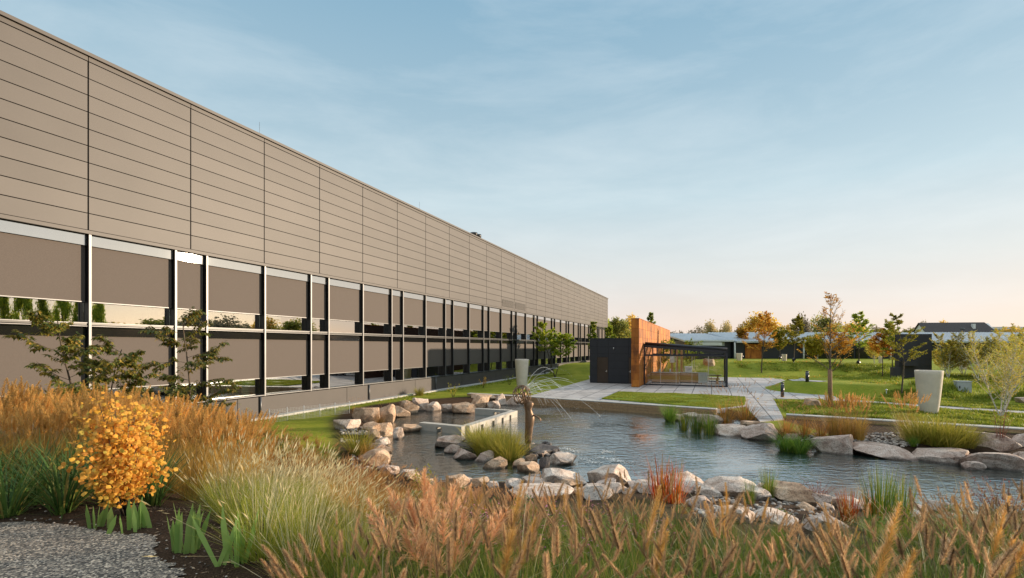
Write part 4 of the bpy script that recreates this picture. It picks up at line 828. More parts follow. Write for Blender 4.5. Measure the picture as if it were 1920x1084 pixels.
def plant(key, x, y, label, group=None, sc=1.0, rz=None, var=None, z=None, cat='plant', sxy=None):
    nm, parts = LIB[key][(R.randrange(len(LIB[key])) if var is None else var)]
    free = z is None; z = max(ground(x, y), WZ-0.06) if z is None else z
    if free and y > 0.5 and key in TALL:              # the bank planting gets lower towards the pond, so the water stays in view
        px = HX + F*x/y; vw = FVIEW if key in ('fountain', 'plume') else ([(q, l+38) for q, l in VIEW] if key == 'blond' else VIEW); a = [l for l in vw if l[0] <= px]; b = [l for l in vw if l[0] > px]
        if a and b: lim = a[-1][1] + (b[0][1]-a[-1][1])*(px-a[-1][0])/(b[0][0]-a[-1][0])
        else: lim = (a or b)[-1 if a else 0][1]
        room = CZ - (lim + R.uniform(-14, 40) - HY)/F*y - z
        if room < TALL[key]*0.2: return None
        sc = min(sc, room/TALL[key])
    t = thing(nm, label, cat, (x, y, z-0.015), R.uniform(-0.5, 0.5) if rz is None else rz, group); t['kind'] = 'thing'; t.scale = (sc*(sxy or 1), sc*(sxy or 1), sc)
    for pn, me in parts:
        q = place(me, pn, t)
        if pn == 'flowers': q['kind'] = 'stuff'
    return t
def scatter(key, poly, gap, label, group, s0=0.85, s1=1.15, cat='grass', tries=60, pond=0.35, maxn=400, spin=False):
    x0, x1 = min(p[0] for p in poly), max(p[0] for p in poly); y0, y1 = min(p[1] for p in poly), max(p[1] for p in poly); done = []
    area = (x1-x0)*(y1-y0); n = int(area/gap**2*tries)
    for _ in range(n):
        x, y = R.uniform(x0,x1), R.uniform(y0,y1)
        if not inside(poly, x, y) or inside(POND, x, y) or edge_dist(POND, x, y) < pond: continue
        if any((x-a)**2+(y-b)**2 < gap*gap for a, b in done): continue
        done.append((x, y)); plant(key, x, y, label, group, R.uniform(s0,s1), R.uniform(-3.1,3.1) if spin else None, cat=cat)
        if len(done) >= maxn: break
# ------------------------------------------------------------------ planting of the near bank
G0 = 'brown fountain grasses in the foreground'
scatter('fountain', [(-1.05,2.1),(-0.3,1.65),(2.6,1.6),(5.2,3.6),(6.4,5.0),(5.4,5.4),(3.6,4.6),(1.2,4.2),(-0.6,3.7)], 0.34, 'fountain grass clump with brown bottlebrush seed heads at the lower picture edge', G0, 1.2, 1.5)
G1 = 'feather reed grasses in front of the dark facade'
scatter('reed', [(-9.5,6.8),(-6.8,6.6),(-4.6,6.9),(-3.9,7.6),(-5.5,9.8),(-10,10.5)], 0.50, 'golden feather reed grass clump in the tall stand at the left picture edge', G1, 0.9, 1.1)
scatter('strap', [(-7.6,5.2),(-4.6,4.95),(-4.2,5.6),(-4.8,6.5),(-7.8,6.6)], 0.42, 'daylily clump with arching dark green leaves at the gravel edge', 'daylilies along the gravel', 0.85, 1.15, 'plant', spin=True)
scatter('blond', [(-3.5,5.6),(-2.5,4.5),(-1.7,3.55),(-0.7,3.3),(0.2,4.2),(0.0,6.4),(-1.2,9.6),(-2.6,10.2),(-3.7,8.6)], 0.36, 'moor grass clump with blond seed spikes in the sunlit bank behind the irises', 'blond moor grasses on the bank', 0.85, 1.15)
scatter('amber', [(p.x, p.y) for p in (hit(a, b) for a, b in ((300,870),(420,885),(560,915),(640,940),(690,905),(655,850),(560,818),(470,802),(330,806)))], 0.48, 'orange fountain grass clump leaning right on the sunny slope beside the pond', 'orange fountain grasses on the slope', 0.85, 1.15)
scatter('low', [(-9.5,10.5),(-6.5,12.5),(-3.6,14.5),(-4.6,17.0),(-9,14.5)], 0.62, 'green leafy perennial between the orange grasses and the facade', 'leafy perennials near the facade', 0.9, 1.5, 'plant', spin=True)
scatter('amber', [(p.x, p.y) for p in (hit(a, b) for a, b in ((610,935),(690,885),(745,900),(860,925),(1010,935),(1010,980),(640,985)))], 0.40, 'short rusty grass tuft on the bank before the left shore boulders', 'rusty tufts before the left shore', 0.7, 1.0)
scatter('pinkgrass', [(-0.9,4.6),(0.6,4.3),(1.8,4.9),(1.2,6.6),(-0.4,7.0)], 0.52, 'pinkish plume grass clump on the bank before the pond', 'pink plume grasses on the bank', 0.8, 1.1)
scatter('pinkflower', [(-0.5,3.6),(0.6,3.3),(1.3,3.9),(0.8,4.7),(-0.4,4.6)], 0.42, 'low perennial dotted with small pink flowers among the fountain grasses', 'pink flowered perennials', 0.9, 1.2, 'plant', spin=True)
scatter('amber', [(0.5,5.2),(2.2,4.7),(4.0,5.4),(6.5,6.0),(7.5,7.2),(4.8,7.4),(2.2,7.4),(0.4,7.6)], 0.55, 'amber fountain grass clump between the near boulders and the foreground', 'amber fountain grasses below the boulders', 0.7, 0.95)
scatter('low', [(-1.4,7.0),(1.0,6.5),(6,6.9),(9,8.6),(8,9.5),(0.2,10.0),(-1.8,10)], 0.60, 'low green perennial among the boulders of the near shore', 'perennials on the near shore', 0.55, 0.9, 'plant', spin=True)
scatter('plume', [(-0.5,2.4),(0.4,1.9),(2.2,1.9),(4.4,3.6),(4.8,4.4),(2.0,4.2),(-0.5,4.0)], 0.60, 'single feathery golden reed grass standing among the brown fountain grasses', 'golden plumes in the foreground', 1.0, 1.35)
for i, (px, py) in enumerate([(760,905),(1208,885),(1112,905),(1650,960),(1722,945)]):
    pass
scatter('bent', [(-0.9,2.2),(0,1.7),(2.6,1.7),(5.2,3.7),(5.2,4.8),(1.2,4.2),(-0.8,4.2)], 0.55, 'wisp of bent straw-coloured grass stems among the brown fountain grasses', 'bent straw stems in the foreground', 0.7, 1.0, spin=True)
scatter('pinkgrass', [(-1.0,3.3),(-0.3,2.4),(0.2,2.5),(0.0,3.6),(-0.6,4.4)], 0.62, 'tall pinkish tan plume grass left of the golden plumes in the foreground', 'tall pinkish plumes in the foreground', 1.0, 1.25)
def tuft(key, px, py, h, label, name=None, w=1.0, group=None, var=0, cat='grass', href=0.62, lift=0):
    p = hit(px, py); s = (h*p.y/F)/href; return plant(key, p.x, p.y, label, group, s, R.uniform(-2,2), var, cat=cat, sxy=w, z=max(p.z, WZ-0.03))
tuft('sedge', 1256, 790, 38, 'small dark sedge clump at the left end of the far reeds', var=0)
for i, (a, b, h) in enumerate([(1282,806,36),(1306,812,42),(1330,814,40)]): tuft('darkreed', a, b, h, 'dark rush clump standing in the water by the far shore', group='rushes at the far shore', var=i, w=1.2, href=0.85)
tuft('amber', 1362, 797, 52, 'left clump of the big fountain grass beside the slab path', var=0, w=1.25); tuft('amber', 1400, 795, 54, 'right clump of the big fountain grass beside the slab path', var=1, w=1.25)
for i, a in enumerate((1475,1508,1540,1572,1602)): tuft('amber', a, 818+i*1.5, 44, 'orange tinged fountain grass clump in the row below the right timber edging', group='fountain grasses under the right timber edging', var=i%3, w=1.2)
for i, a in enumerate((1562,1588,1612)): tuft('reed', a, 822+i*2, 60, 'slim golden reed grass at the end of the row below the right timber edging', group='reed grasses under the right timber edging', var=i%3, href=1.25, w=0.8)
tuft('sedge', 1474, 846, 34, 'left of two bright green sedge tufts at the right waterline', var=1, w=1.5); tuft('sedge', 1498, 849, 38, 'right of two bright green sedge tufts at the right waterline', var=2, w=1.5)
for i, (a, b, h) in enumerate([(1700,822,62),(1722,830,50),(1752,834,52),(1780,838,50),(1806,838,42)]): tuft('ysedge' if i else 'reed', a, b, h, ['tall reed grass clump with golden plumes before the right timber edging','yellow green sedge right beside the tall plumed clump','broad yellow green sedge in the middle of the right shore','yellow green sedge between the broad one and the wide slab boulder','small yellow sedge against the wide slab boulder'][i], var=i%3, href=0.55 if i else 1.25)
tuft('sedge', 1712, 842, 22, 'tiny green sedge between two right shore boulders', var=0)
for i, (a, b, h, w) in enumerate([(895,838,38,1.1),(925,850,44,1.2),(955,862,46,1.1),(905,850,34,1.0),(940,846,38,1.1)]): tuft('ysedge', a, b, h, 'yellow green sedge clump covering the statue island', group='sedges on the statue island', var=i%3, w=w, href=0.5)
tuft('ysedge', 672, 852, 44, 'yellow sedge tuft on the gravel at the left shore', var=0, href=0.55); tuft('amber', 690, 862, 44, 'rusty grass tuft in front of the broad left shore boulder', var=2)
tuft('ysedge', 786, 742, 16, 'small yellow tuft behind the basin boulders', var=1, href=0.55); tuft('amber', 712, 800, 30, 'orange grass tuft between the creased boulders of the left shore', var=1); tuft('amber', 668, 778, 22, 'small blond grass tuft at the left back of the pond rocks', var=0)
for i, (a, b, h) in enumerate([(1240,938,78),(1262,944,74),(1592,978,62),(1636,975,56)]): tuft('red', a, b, h, ['red tipped blood grass left of two on the middle bank','red tipped blood grass right of two on the middle bank','red and orange blood grass beside the grey bank boulder','orange blood grass at the right of the bank'][i], var=i%3, href=0.55)
for i, (a, b, h) in enumerate([(1405,945,48),(1440,935,58)]): tuft('darkreed', a, b, h, ['green rush tuft behind the pinkish slab','thin rush tuft left of the brown domed boulder'][i], var=i, href=0.85, w=0.8)
for i, (a, b, h) in enumerate([(1650,990,110),(1690,985,90)]): tuft('darkreed', a, b, h, ['tall green rush clump before the right water','second rush clump with yellow blades before the right water'][i], var=i, href=0.85, w=0.9)
# irises
def iris(px, py, h, n, seed, label):
    r = random.Random(seed); p = hit(px, py); t = thing('iris', label, 'plant', (p.x, p.y, p.z-0.01)); mb = MB(); H = h*p.y/F
    for i in range(n):
        a = r.gauss(0, 0.22); yy = r.uniform(-.05,.05); x0 = r.uniform(-.11,.11); L = H*r.uniform(.6,1.05); w = r.uniform(.034,.052); d = V3(math.sin(a) + x0*0.9, yy, 1).normalized(); fz = r.uniform(-.7,.7); sx = V3(math.cos(fz), math.sin(fz), 0)
        b = V3(x0, yy, 0); mb.add([tuple(b-sx*w*.4), tuple(b+sx*w*.4), tuple(b+d*L*.55+sx*w*.55), tuple(b+d*L+sx*w*.12), tuple(b+d*L*.62-sx*w*.5)], [(0,1,2,4),(4,2,3)])
    mb.build('leaves', M['iris_leaf'], t)
iris(197, 990, 60, 6, 1, 'iris fan at the left of the row, under the amber shrub'); iris(228, 1000, 45, 3, 2, 'slim small iris between two larger fans'); iris(260, 992, 62, 9, 3, 'broad iris fan directly below the amber shrub')
iris(346, 1036, 100, 14, 4, 'largest iris clump, standing alone on bare soil'); iris(432, 1060, 110, 12, 5, 'iris clump at the right of the row, beside the foreground grass')
# amber shrub
def amber():
    p = hit(238, 965); sc = p.y/F; w, h = 165*sc, 215*sc; t = thing('amber_shrub', 'rounded shrub with glowing amber round leaves behind the irises', 'shrub', (p.x, p.y, p.z)); r = random.Random(4); st = MB(); lf = MB()
    for i in range(34):
        a = r.uniform(0,6.28); q = r.uniform(.15,1)**.6; z = h*r.uniform(.35,1.0); e = V3(math.cos(a)*q*w*.47*math.sin(min(1,z/h)*2.2+.5), math.sin(a)*q*w*.45, z); m = e*0.5 + V3(0,0,h*.08)
        st.tube([(r.uniform(-.04,.04), r.uniform(-.04,.04), 0), m, e], [.008,.006,.002], 4)
        for j in range(105):
            tt = r.uniform(.25,1.05); b = (m*(1-abs(2*tt-1)) + e*max(0,2*tt-1)) if tt > .5 else m*(2*tt); b = b + V3(r.gauss(0,.07), r.gauss(0,.07), r.gauss(0,.07)); b.z = max(b.z, .12)
            n = V3(r.gauss(.3,.7), r.gauss(-.6,.6), r.gauss(.5,.5)).normalized(); x = n.orthogonal().normalized(); y = n.cross(x); s = r.uniform(.012,.028); k = r.uniform(0,6.28)
            lf.add([tuple(b + (x*math.cos(k+u) + y*math.sin(k+u))*s*f + n*(s*0.25*(i_ % 2))) for i_, (u, f) in enumerate(((0,1.25),(1.05,.95),(2.1,.92),(3.14,.8),(4.2,.92),(5.25,.95)))], [(0,1,2,3,4,5)])
    st.build('stems', M['twig'], t); lf.build('leaves', M['amber_leaf'], t)
amber()
# dark red twiggy shrub at the right edge, thin red plant by the slab boulder
def twiggy(px, py, hpx, wpx, seed, label, leafm, twm, n, nl, ls):
    p = hit(px, py); sc = p.y/F; w, h = wpx*sc, hpx*sc; t = thing('twiggy_shrub', label, 'shrub', (p.x, p.y, p.z-.02)); r = random.Random(seed); st = MB(); lf = MB()
    for i in range(n):
        a = r.uniform(0,6.28); q = math.sqrt(r.random()); e = V3(math.cos(a)*q*w/2, math.sin(a)*q*w/2, h*r.uniform(.55,1)); m = V3(e.x*.45, e.y*.45, e.z*.55); st.tube([(e.x*.1, e.y*.1, 0), m, e], [.006,.004,.0015], 4)
        for j in range(nl):
            tt = r.uniform(.35,1); b = m.lerp(e, max(0,(tt-.5)*2)) if tt > .5 else m*(tt*2); b = b + V3(r.gauss(0,1), r.gauss(0,1), r.gauss(0,.7))*0.035; lf.leaf(b, V3(r.gauss(0,1), r.gauss(0,1), r.gauss(.2,.7)), UP, ls*r.uniform(.7,1.3), ls*.6)
    st.build('stems', M[twm], t); lf.build('leaves', M[leafm], t)
twiggy(1888, 1010, 115, 150, 1, 'dark red twiggy shrub at the lower right picture edge', 'wine_leaf', 'redtwig', 46, 26, 0.030)
twiggy(1875, 845, 110, 40, 2, 'thin dark red stems rising before the wide slab boulder', 'wine_leaf', 'redtwig', 14, 9, 0.035)
twiggy(1535, 945, 50, 70, 3, 'low russet plant with fine red twigs on the brown domed boulder', 'wine_leaf', 'redtwig', 30, 16, 0.026)
twiggy(790, 930, 60, 70, 4, 'bushy green perennial with lime leaves at the near left shore', 'lime_leaf', 'twig', 16, 16, 0.06)
twiggy(430, 785, 34, 120, 5, 'green leafy bush in front of the bronze plinth', 'green_leaf', 'twig', 40, 22, 0.075)
for i, (a, b, h, w) in enumerate([(850,745,26,34),(905,728,24,30),(955,722,22,30),(760,758,20,30),(1000,716,18,26)]):
    twiggy(a, b, h, w, 20+i, ['small rose-like bush in the bark bed behind the basin row','bush with yellow leaves in the bark bed left of the tapered planter','low bush at the foot of the tapered planter','sparse bush at the lawn edge behind the wedge boulder','low bush in the bark bed right of the tapered planter'][i], ['lime_leaf','orange_leaf','green_leaf','green_leaf','lime_leaf'][i], 'twig', 14, 12, 0.09)
# ------------------------------------------------------------------ trees
def limb(wood, r, p, d, L, r0, r1, n, wob, trop):
    pts = [p.copy()]; dd = d.normalized()
    for i in range(n):
        dd = (dd + V3(r.gauss(0,wob), r.gauss(0,wob), r.gauss(0,wob)) + UP*trop).normalized(); pts.append(pts[-1] + dd*(L/n))
    wood.tube(pts, [r0 + (r1-r0)*i/n for i in range(n+1)], 6 if r0 > .03 else (4 if r0 > .008 else 3), cap=False); return pts
def on(pts, t):
    k = t*(len(pts)-1); i = min(int(k), len(pts)-2); f = k-i; return pts[i].lerp(pts[i+1], f), (pts[i+1]-pts[i]).normalized()
def sprig(lf, r, p, d, L, n, ls, lw, droop):          # leaves along both sides of a twig
    for j in range(n):
        t = (j + r.random())/n; q = p + d*(L*t); x = d.cross(UP); x = x.normalized() if x.length > 1e-4 else V3(1,0,0)
        s = 1 if j % 2 else -1; v = (x*s*r.uniform(.5,1) + d*r.uniform(.2,.9) + UP*(-droop + r.gauss(0,.3))); lf.leaf(q, v, UP + x*r.gauss(0,.5), ls*r.uniform(.7,1.25), lw*r.uniform(.8,1.2))
def tree_meshes(seed, H, tr, first, spread, n1, ang, n2, nleaf, ls, lw, droop=.3, trop=.06, lead=True, top=0.35, wob=.10, bare=0.0, stems=1, l2=.5):
    r = random.Random(seed); tw, bw, lf = MB(), MB(), MB()
    for s in range(stems):
        sd = UP if stems == 1 else V3(math.cos(s*2.4+seed)*.33, math.sin(s*2.4+seed)*.33, 1).normalized()
        hh = H*(1 if s == 0 else r.uniform(.6,.9)); tp = limb(tw, r, V3(0,0,-.05), sd, hh, tr*(1 if s == 0 else .7), .010, 12, .035, .03)
        for i in range(n1):
            t = first + (1-first)*((i + r.random())/n1); t = min(.98, t); p, d = on(tp, t); a = i*2.39996 + r.gauss(0,.35); el = ang*r.uniform(.75,1.25)
            bd = V3(math.cos(a)*math.cos(el), math.sin(a)*math.cos(el), math.sin(el)); q = (t-first)/(1-first); L = spread*(1-(1-top)*q**1.2)*r.uniform(.65,1.15)*(0.75+.25*min(1,q*5))
            bp = limb(bw, r, p, bd, L, max(.006, tr*.36*(1-q*.6)), .004, 7, wob, trop)
            for j in range(n2):
                tt = .18 + .8*(j + r.random())/n2; p2, d2 = on(bp, min(.99, tt)); sx = d2.cross(UP); sx = sx.normalized() if sx.length > 1e-4 else V3(1,0,0)
                d3 = (d2*.8 + sx*(1 if j % 2 else -1)*r.uniform(.4,1) + UP*r.gauss(.05,.35)).normalized(); L3 = L*l2*r.uniform(.5,1)*(1.1-tt*.6); tp3 = limb(bw, r, p2, d3, L3, .005, .0025, 3, .12, trop*.6)
                if r.random() < bare: continue
                for a_, b_ in zip(tp3, tp3[1:]): sprig(lf, r, a_, (b_-a_).normalized(), (b_-a_).length, max(1, int(nleaf/3 + r.random())), ls, lw, droop)
    return tw, bw, lf
def put_tree(name, label, meshes, trunkm, leafm, loc, rz=0, group=None, wrap=None, cat='tree', sc=1):
    tw, bw, lf = meshes; t = thing(name, label, cat, loc, rz, group)
    if sc != 1: t.scale = sc if isinstance(sc, tuple) else (sc, sc, sc)
    tk = (tw if isinstance(tw, bpy.types.Mesh) else tw.mesh('trunk', M[trunkm])); place(tk, 'trunk', t)
    if bw is not None: place(bw if isinstance(bw, bpy.types.Mesh) else bw.mesh('branches', M[trunkm]), 'branches', t)
    place(lf if isinstance(lf, bpy.types.Mesh) else lf.mesh('crown', M[leafm]), 'crown', t)
    if wrap: m = MB(); m.tube([(0,0,-.05),(0.005,0,wrap*.5),(0,0,wrap)], [wrap*.058, wrap*.052, wrap*.05], 9); m.build('trunk_wrap', M['barkpale'], t)
    return t
def spot(px, py): p = hit(px, py, False); return p, p.y/F
# two dark leaved young trees before the facade
for i, (px, pyb, pyt, wpx, sd, lab) in enumerate([(178, 757, 592, 195, 5, 'dark leaved multi-branched young tree before the facade, the left and fuller of two'), (352, 762, 592, 200, 9, 'dark leaved young tree before the facade, the right and more open of two')]):
    d = 11.5; p = atd(px, d); p.z = ground(p.x, p.y); sc = d/F; H = CZ + (HY-pyt)*sc - p.z
    put_tree('ornamental_tree', lab, tree_meshes(sd, H, .030, .16, wpx*sc*.52, 24 if i == 0 else 20, .42, 10, 17 if i == 0 else 15, .120, .052, droop=.9, trop=-.01, top=.48, wob=.15, stems=2 if i == 0 else 1, l2=.5), 'bark', 'dark_leaf', p)
def young(px, pyb, pyt, wpx, leafm, seed, label, first=.32, n1=22, n2=7, nl=14, ang=.6, wrap=0, bare=0, ls=.12, group=None, top=.25, name='young_tree', trunkm='bark', stems=1, tr=None, l2=.5, lw=None):
    p, sc = spot(px, pyb); H = (pyb-pyt)*sc; bi = trunkm == 'birch'; ls = max(ls, sc*(2.3 if bi else 3.6)); nl = int(nl*(1.25 if bi else 1.7))
    return put_tree(name, label, tree_meshes(seed, H, tr or max(.035, H*.011), first, wpx*sc*.5, n1, ang, n2, nl, ls, lw or ls*.6, top=top, bare=bare, stems=stems, l2=l2), trunkm, leafm, p, 0, group, wrap*sc)
young(1556, 765, 556, 150, 'orange_leaf', 1, 'tall young tree with a wrapped lower trunk and sparse orange leaves on rising branches', first=.30, n1=26, ang=.85, wrap=72, bare=.45, nl=9, ls=.075, top=.22)
young(1690, 739, 588, 120, 'lime_leaf', 2, 'green and yellow young tree in front of the black wall slab', first=.36, n1=20, ang=.35, n2=7, nl=16, ls=.10, top=.12)
young(1428, 704, 592, 84, 'orange_leaf', 3, 'orange crowned tree on a thin trunk at the lawn edge right of the pavilion', first=.36, n1=22, nl=12, ang=.6, ls=.12)
young(1489, 678, 597, 56, 'lime_leaf', 4, 'yellow green tree on the mound crest left of the sparse orange tree', first=.33, nl=16, ang=.35)
young(1610, 684, 588, 66, 'green_leaf', 6, 'green tree with a yellow lower crown on the right end of the mound', first=.30, nl=16, ang=.5, n1=24)
young(1655, 707, 622, 62, 'orange_leaf', 7, 'low orange tree left of the black wall slab', first=.42, nl=16, ang=.5, n1=22); young(1674, 707, 604, 56, 'green_leaf', 8, 'slim tree with a straight pole trunk touching the black wall slab', first=.45, nl=16, ang=.4)
young(1394, 672, 624, 46, 'orange_leaf', 10, 'small round amber tree before the left part of the low building', first=.30, nl=14, ang=.9, top=.6); young(1463, 674, 628, 52, 'lime_leaf', 11, 'small round olive tree left of the yellow green mound tree', first=.30, nl=14, ang=.9, top=.6)
young(1577, 688, 632, 80, 'orange_leaf', 12, 'low orange tree behind the sparse tall one', first=.3, nl=14, ang=.5, top=.5); young(1530, 680, 634, 60, 'lime_leaf', 13, 'low spreading olive tree before the glazed bay of the low building', first=.18, nl=11, ang=.7, top=.6, stems=2); young(1640, 684, 636, 50, 'birch_leaf', 14, 'small birch behind the low orange tree', first=.25, nl=10, trunkm='birch', name='birch_tree', stems=2)
young(985, 702, 583, 76, 'green_leaf', 15, 'young green tree before the office windows, left of the double trunked one', first=.34, n1=22, nl=15, ang=.4, ls=.12); young(1041, 708, 602, 78, 'green_leaf', 16, 'dense young tree with two slim trunks before the office windows', first=.44, n1=24, nl=20, ang=.4, stems=2, ls=.12)
young(1118, 700, 604, 44, 'green_leaf', 17, 'slender tree rising behind the black service block', first=.3, nl=13, ang=.7, name='young_tree'); young(1143, 697, 612, 40, 'green_leaf', 18, 'second slender tree behind the service block, nearer the rusty wall', first=.3, nl=12, ang=.7)
young(1213, 690, 588, 36, 'green_leaf', 19, 'thin tree whose tip shows above the rusty wall', first=.4, nl=10, ang=.7)
young(1238, 703, 650, 70, 'green_leaf', 41, 'bushy dark tree behind the left half of the glass pavilion', first=.3, n1=18, nl=18, ang=.5, top=.7)
young(1283, 705, 655, 90, 'green_leaf', 36, 'leaning olive tree standing behind the glass pavilion', first=.4, n1=16, nl=16, ang=.4, top=.7)
# birches
def birch(px, pyb, pyt, wpx, seed, label, stems=3, n1=20, nl=9, group=None): return young(px, pyb, pyt, wpx, 'birch_leaf', seed, label, first=.20, n1=n1, n2=7, nl=nl, ang=.85, ls=.045, top=.3, name='birch_tree', trunkm='birch', stems=stems, tr=.045, l2=.45, group=group)
birch(1876, 783, 572, 130, 31, 'big multi-stemmed white birch with sparse autumn leaves at the right edge', stems=4, n1=26, nl=15)
birch(1893, 745, 628, 90, 32, 'birch behind the big multi-stemmed one at the right edge', stems=3, nl=14); birch(1778, 712, 628, 70, 33, 'birch directly right of the black wall slab', nl=16); birch(1836, 716, 622, 90, 34, 'birch between the slab birch and the big one', nl=16); birch(1806, 706, 634, 70, 35, 'bushy birch behind the grey cabinet', nl=14); birch(1768, 700, 640, 46, 37, 'small birch tucked against the right end of the black slab', nl=12); birch(1858, 706, 618, 80, 38, 'pale birch far behind the big multi-stemmed one', nl=14); birch(1915, 708, 612, 90, 39, 'tall birch cut by the right picture edge', nl=16)
# distant trees
def far_meshes(seed, H, Wd, n, ls, gap=.25, trunk=.22):
    r = random.Random(seed); tw, bw, lf = MB(), MB(), MB(); tw.tube([(0,0,-.3),(0,0,H*trunk),(r.gauss(0,.1),0,H*.75)], [H*.022, H*.018, H*.006], 6)
    cl = []
    for i in range(26):
        a, q, z = r.uniform(0,6.28), math.sqrt(r.random())*.8, r.uniform(0,1); w = math.sin(math.pi*(.16+.74*z))**.7; c = V3(math.cos(a)*q*Wd/2*w, math.sin(a)*q*Wd/2*w, H*(trunk+(1-trunk)*z*.93)); cl.append((c, Wd*r.uniform(.13,.25)))
        bw.tube([V3(0,0,max(H*trunk*.8, c.z*.6)), c*.6+V3(0,0,c.z*.3), c], [H*.008,H*.005,H*.002], 4, cap=False)
    for i in range(n):
        c, s = cl[r.randrange(len(cl))]; d = V3(r.gauss(0,1), r.gauss(0,1), r.gauss(0,.8)); d.normalize(); p = c + d*s*(r.random()**.4)*r.uniform(.6,1.15); lf.leaf(p, V3(r.gauss(0,1), r.gauss(0,1), r.gauss(0,1)), V3(r.gauss(0,1), r.gauss(0,1), r.gauss(.5,1)), ls*r.uniform(.6,1.3), ls*.6)
    return tw, bw, lf
FM = {}
for key, leafm, n in (('round', 'far_olive', 2600), ('amber', 'far_amber', 2400), ('grey', 'far_grey', 2200), ('sand', 'far_sand', 1700), ('green', 'green_leaf', 2600)):
    for v in range(2):
        tw, bw, lf = far_meshes(sum(map(ord, key)) + v*13, 10, 8.5, int(n*1.5), .60); FM[key, v] = (tw.mesh('trunk', M['bark']), bw.mesh('branches', M['bark']), lf.mesh('crown', M[leafm]))
def far_tree(key, v, px, d, pyt, wpx, label, group=None, zb=None):
    p = atd(px, d); p.z = ground(p.x, p.y) if zb is None else zb; H = CZ + (HY-pyt)*d/F - p.z; w = wpx*d/F
    put_tree('background_tree', label, FM[key, v], 'bark', None, p, R.uniform(0,6), group, sc=(w/8.5, w/8.5, H/10))
far_tree('round', 0, 1163, 98, 597, 56, 'round olive tree left of the rusty wall top'); far_tree('amber', 0, 1187, 104, 594, 50, 'amber tree partly hidden by the rusty wall'); far_tree('green', 0, 1140, 110, 604, 34, 'green tree peeping out at the far corner of the office')
far_tree('grey', 0, 1272, 120, 622, 34, 'dark tree just right of the rusty wall'); far_tree('grey', 1, 1303, 135, 614, 44, 'dark bushy tree above the left end of the metal roof'); far_tree('sand', 0, 1333, 150, 603, 36, 'pale sandy tree above the left metal roof'); far_tree('sand', 1, 1360, 140, 602, 30, 'thin pale tree next to the sandy one'); far_tree('grey', 0, 1382, 150, 617, 36, 'grey tree between the thin pale tree and the big orange one')
far_tree('amber', 1, 1428, 115, 591, 76, 'big round orange tree behind the metal roof'); far_tree('amber', 0, 1398, 125, 604, 40, 'smaller orange tree at the left of the big round one'); far_tree('grey', 1, 1503, 130, 590, 40, 'loose grey tree above the metal roof right of the big orange one'); far_tree('amber', 0, 1478, 140, 612, 46, 'low orange tree behind the metal roof'); far_tree('round', 1, 1545, 135, 596, 56, 'olive tree behind the tall sparse orange tree'); far_tree('amber', 1, 1600, 140, 606, 60, 'orange brown tree behind the roof right of the olive one'); far_tree('grey', 0, 1580, 150, 606, 40, 'grey tree between the olive and the orange brown trees'); far_tree('grey', 1, 1735, 170, 603, 26, 'dark spiky tree behind the ridge of the house'); far_tree('amber', 0, 1770, 175, 604, 30, 'amber treetop behind the house ridge'); far_tree('grey', 0, 1700, 175, 634, 60, 'low grey tree left of the house'); far_tree('round', 1, 1655, 150, 628, 70, 'low olive tree behind the roof left of the house')
for i in range(44):                                   # woods along the horizon, also mirrored in the facade glass
    a = math.radians(6 + i*3.1 + R.uniform(-1,1)); d = R.uniform(120, 150) if a > 1.0 else R.uniform(180, 230); hh = R.uniform(8.5, 12.5) if a > 1.0 else R.uniform(6.5, 10)
    if a < 1.0 or True:
        p = V3(math.sin(a)*d, math.cos(a)*d, 0); k = ['grey','grey','round','amber','grey'][i % 5]; p.z = ground(p.x, p.y)
        put_tree('background_tree', 'hazy tree in the wood along the far horizon', FM[k, i % 2], 'bark', None, p, R.uniform(0,6), 'wood along the horizon', sc=(hh/6.5, hh/6.5, hh/10))
# tall poplars off to the right, seen mirrored in the leftmost windows
for i in range(7): p = V3(95 + 1.5*(i % 2), 8 + 2.7*i, 0); put_tree('poplar', 'tall slim poplar in a row, seen mirrored in the leftmost windows', FM['green', i % 2], 'bark', None, p, i, 'poplar row', sc=(.34,.34,1.35+.14*(i % 3)))
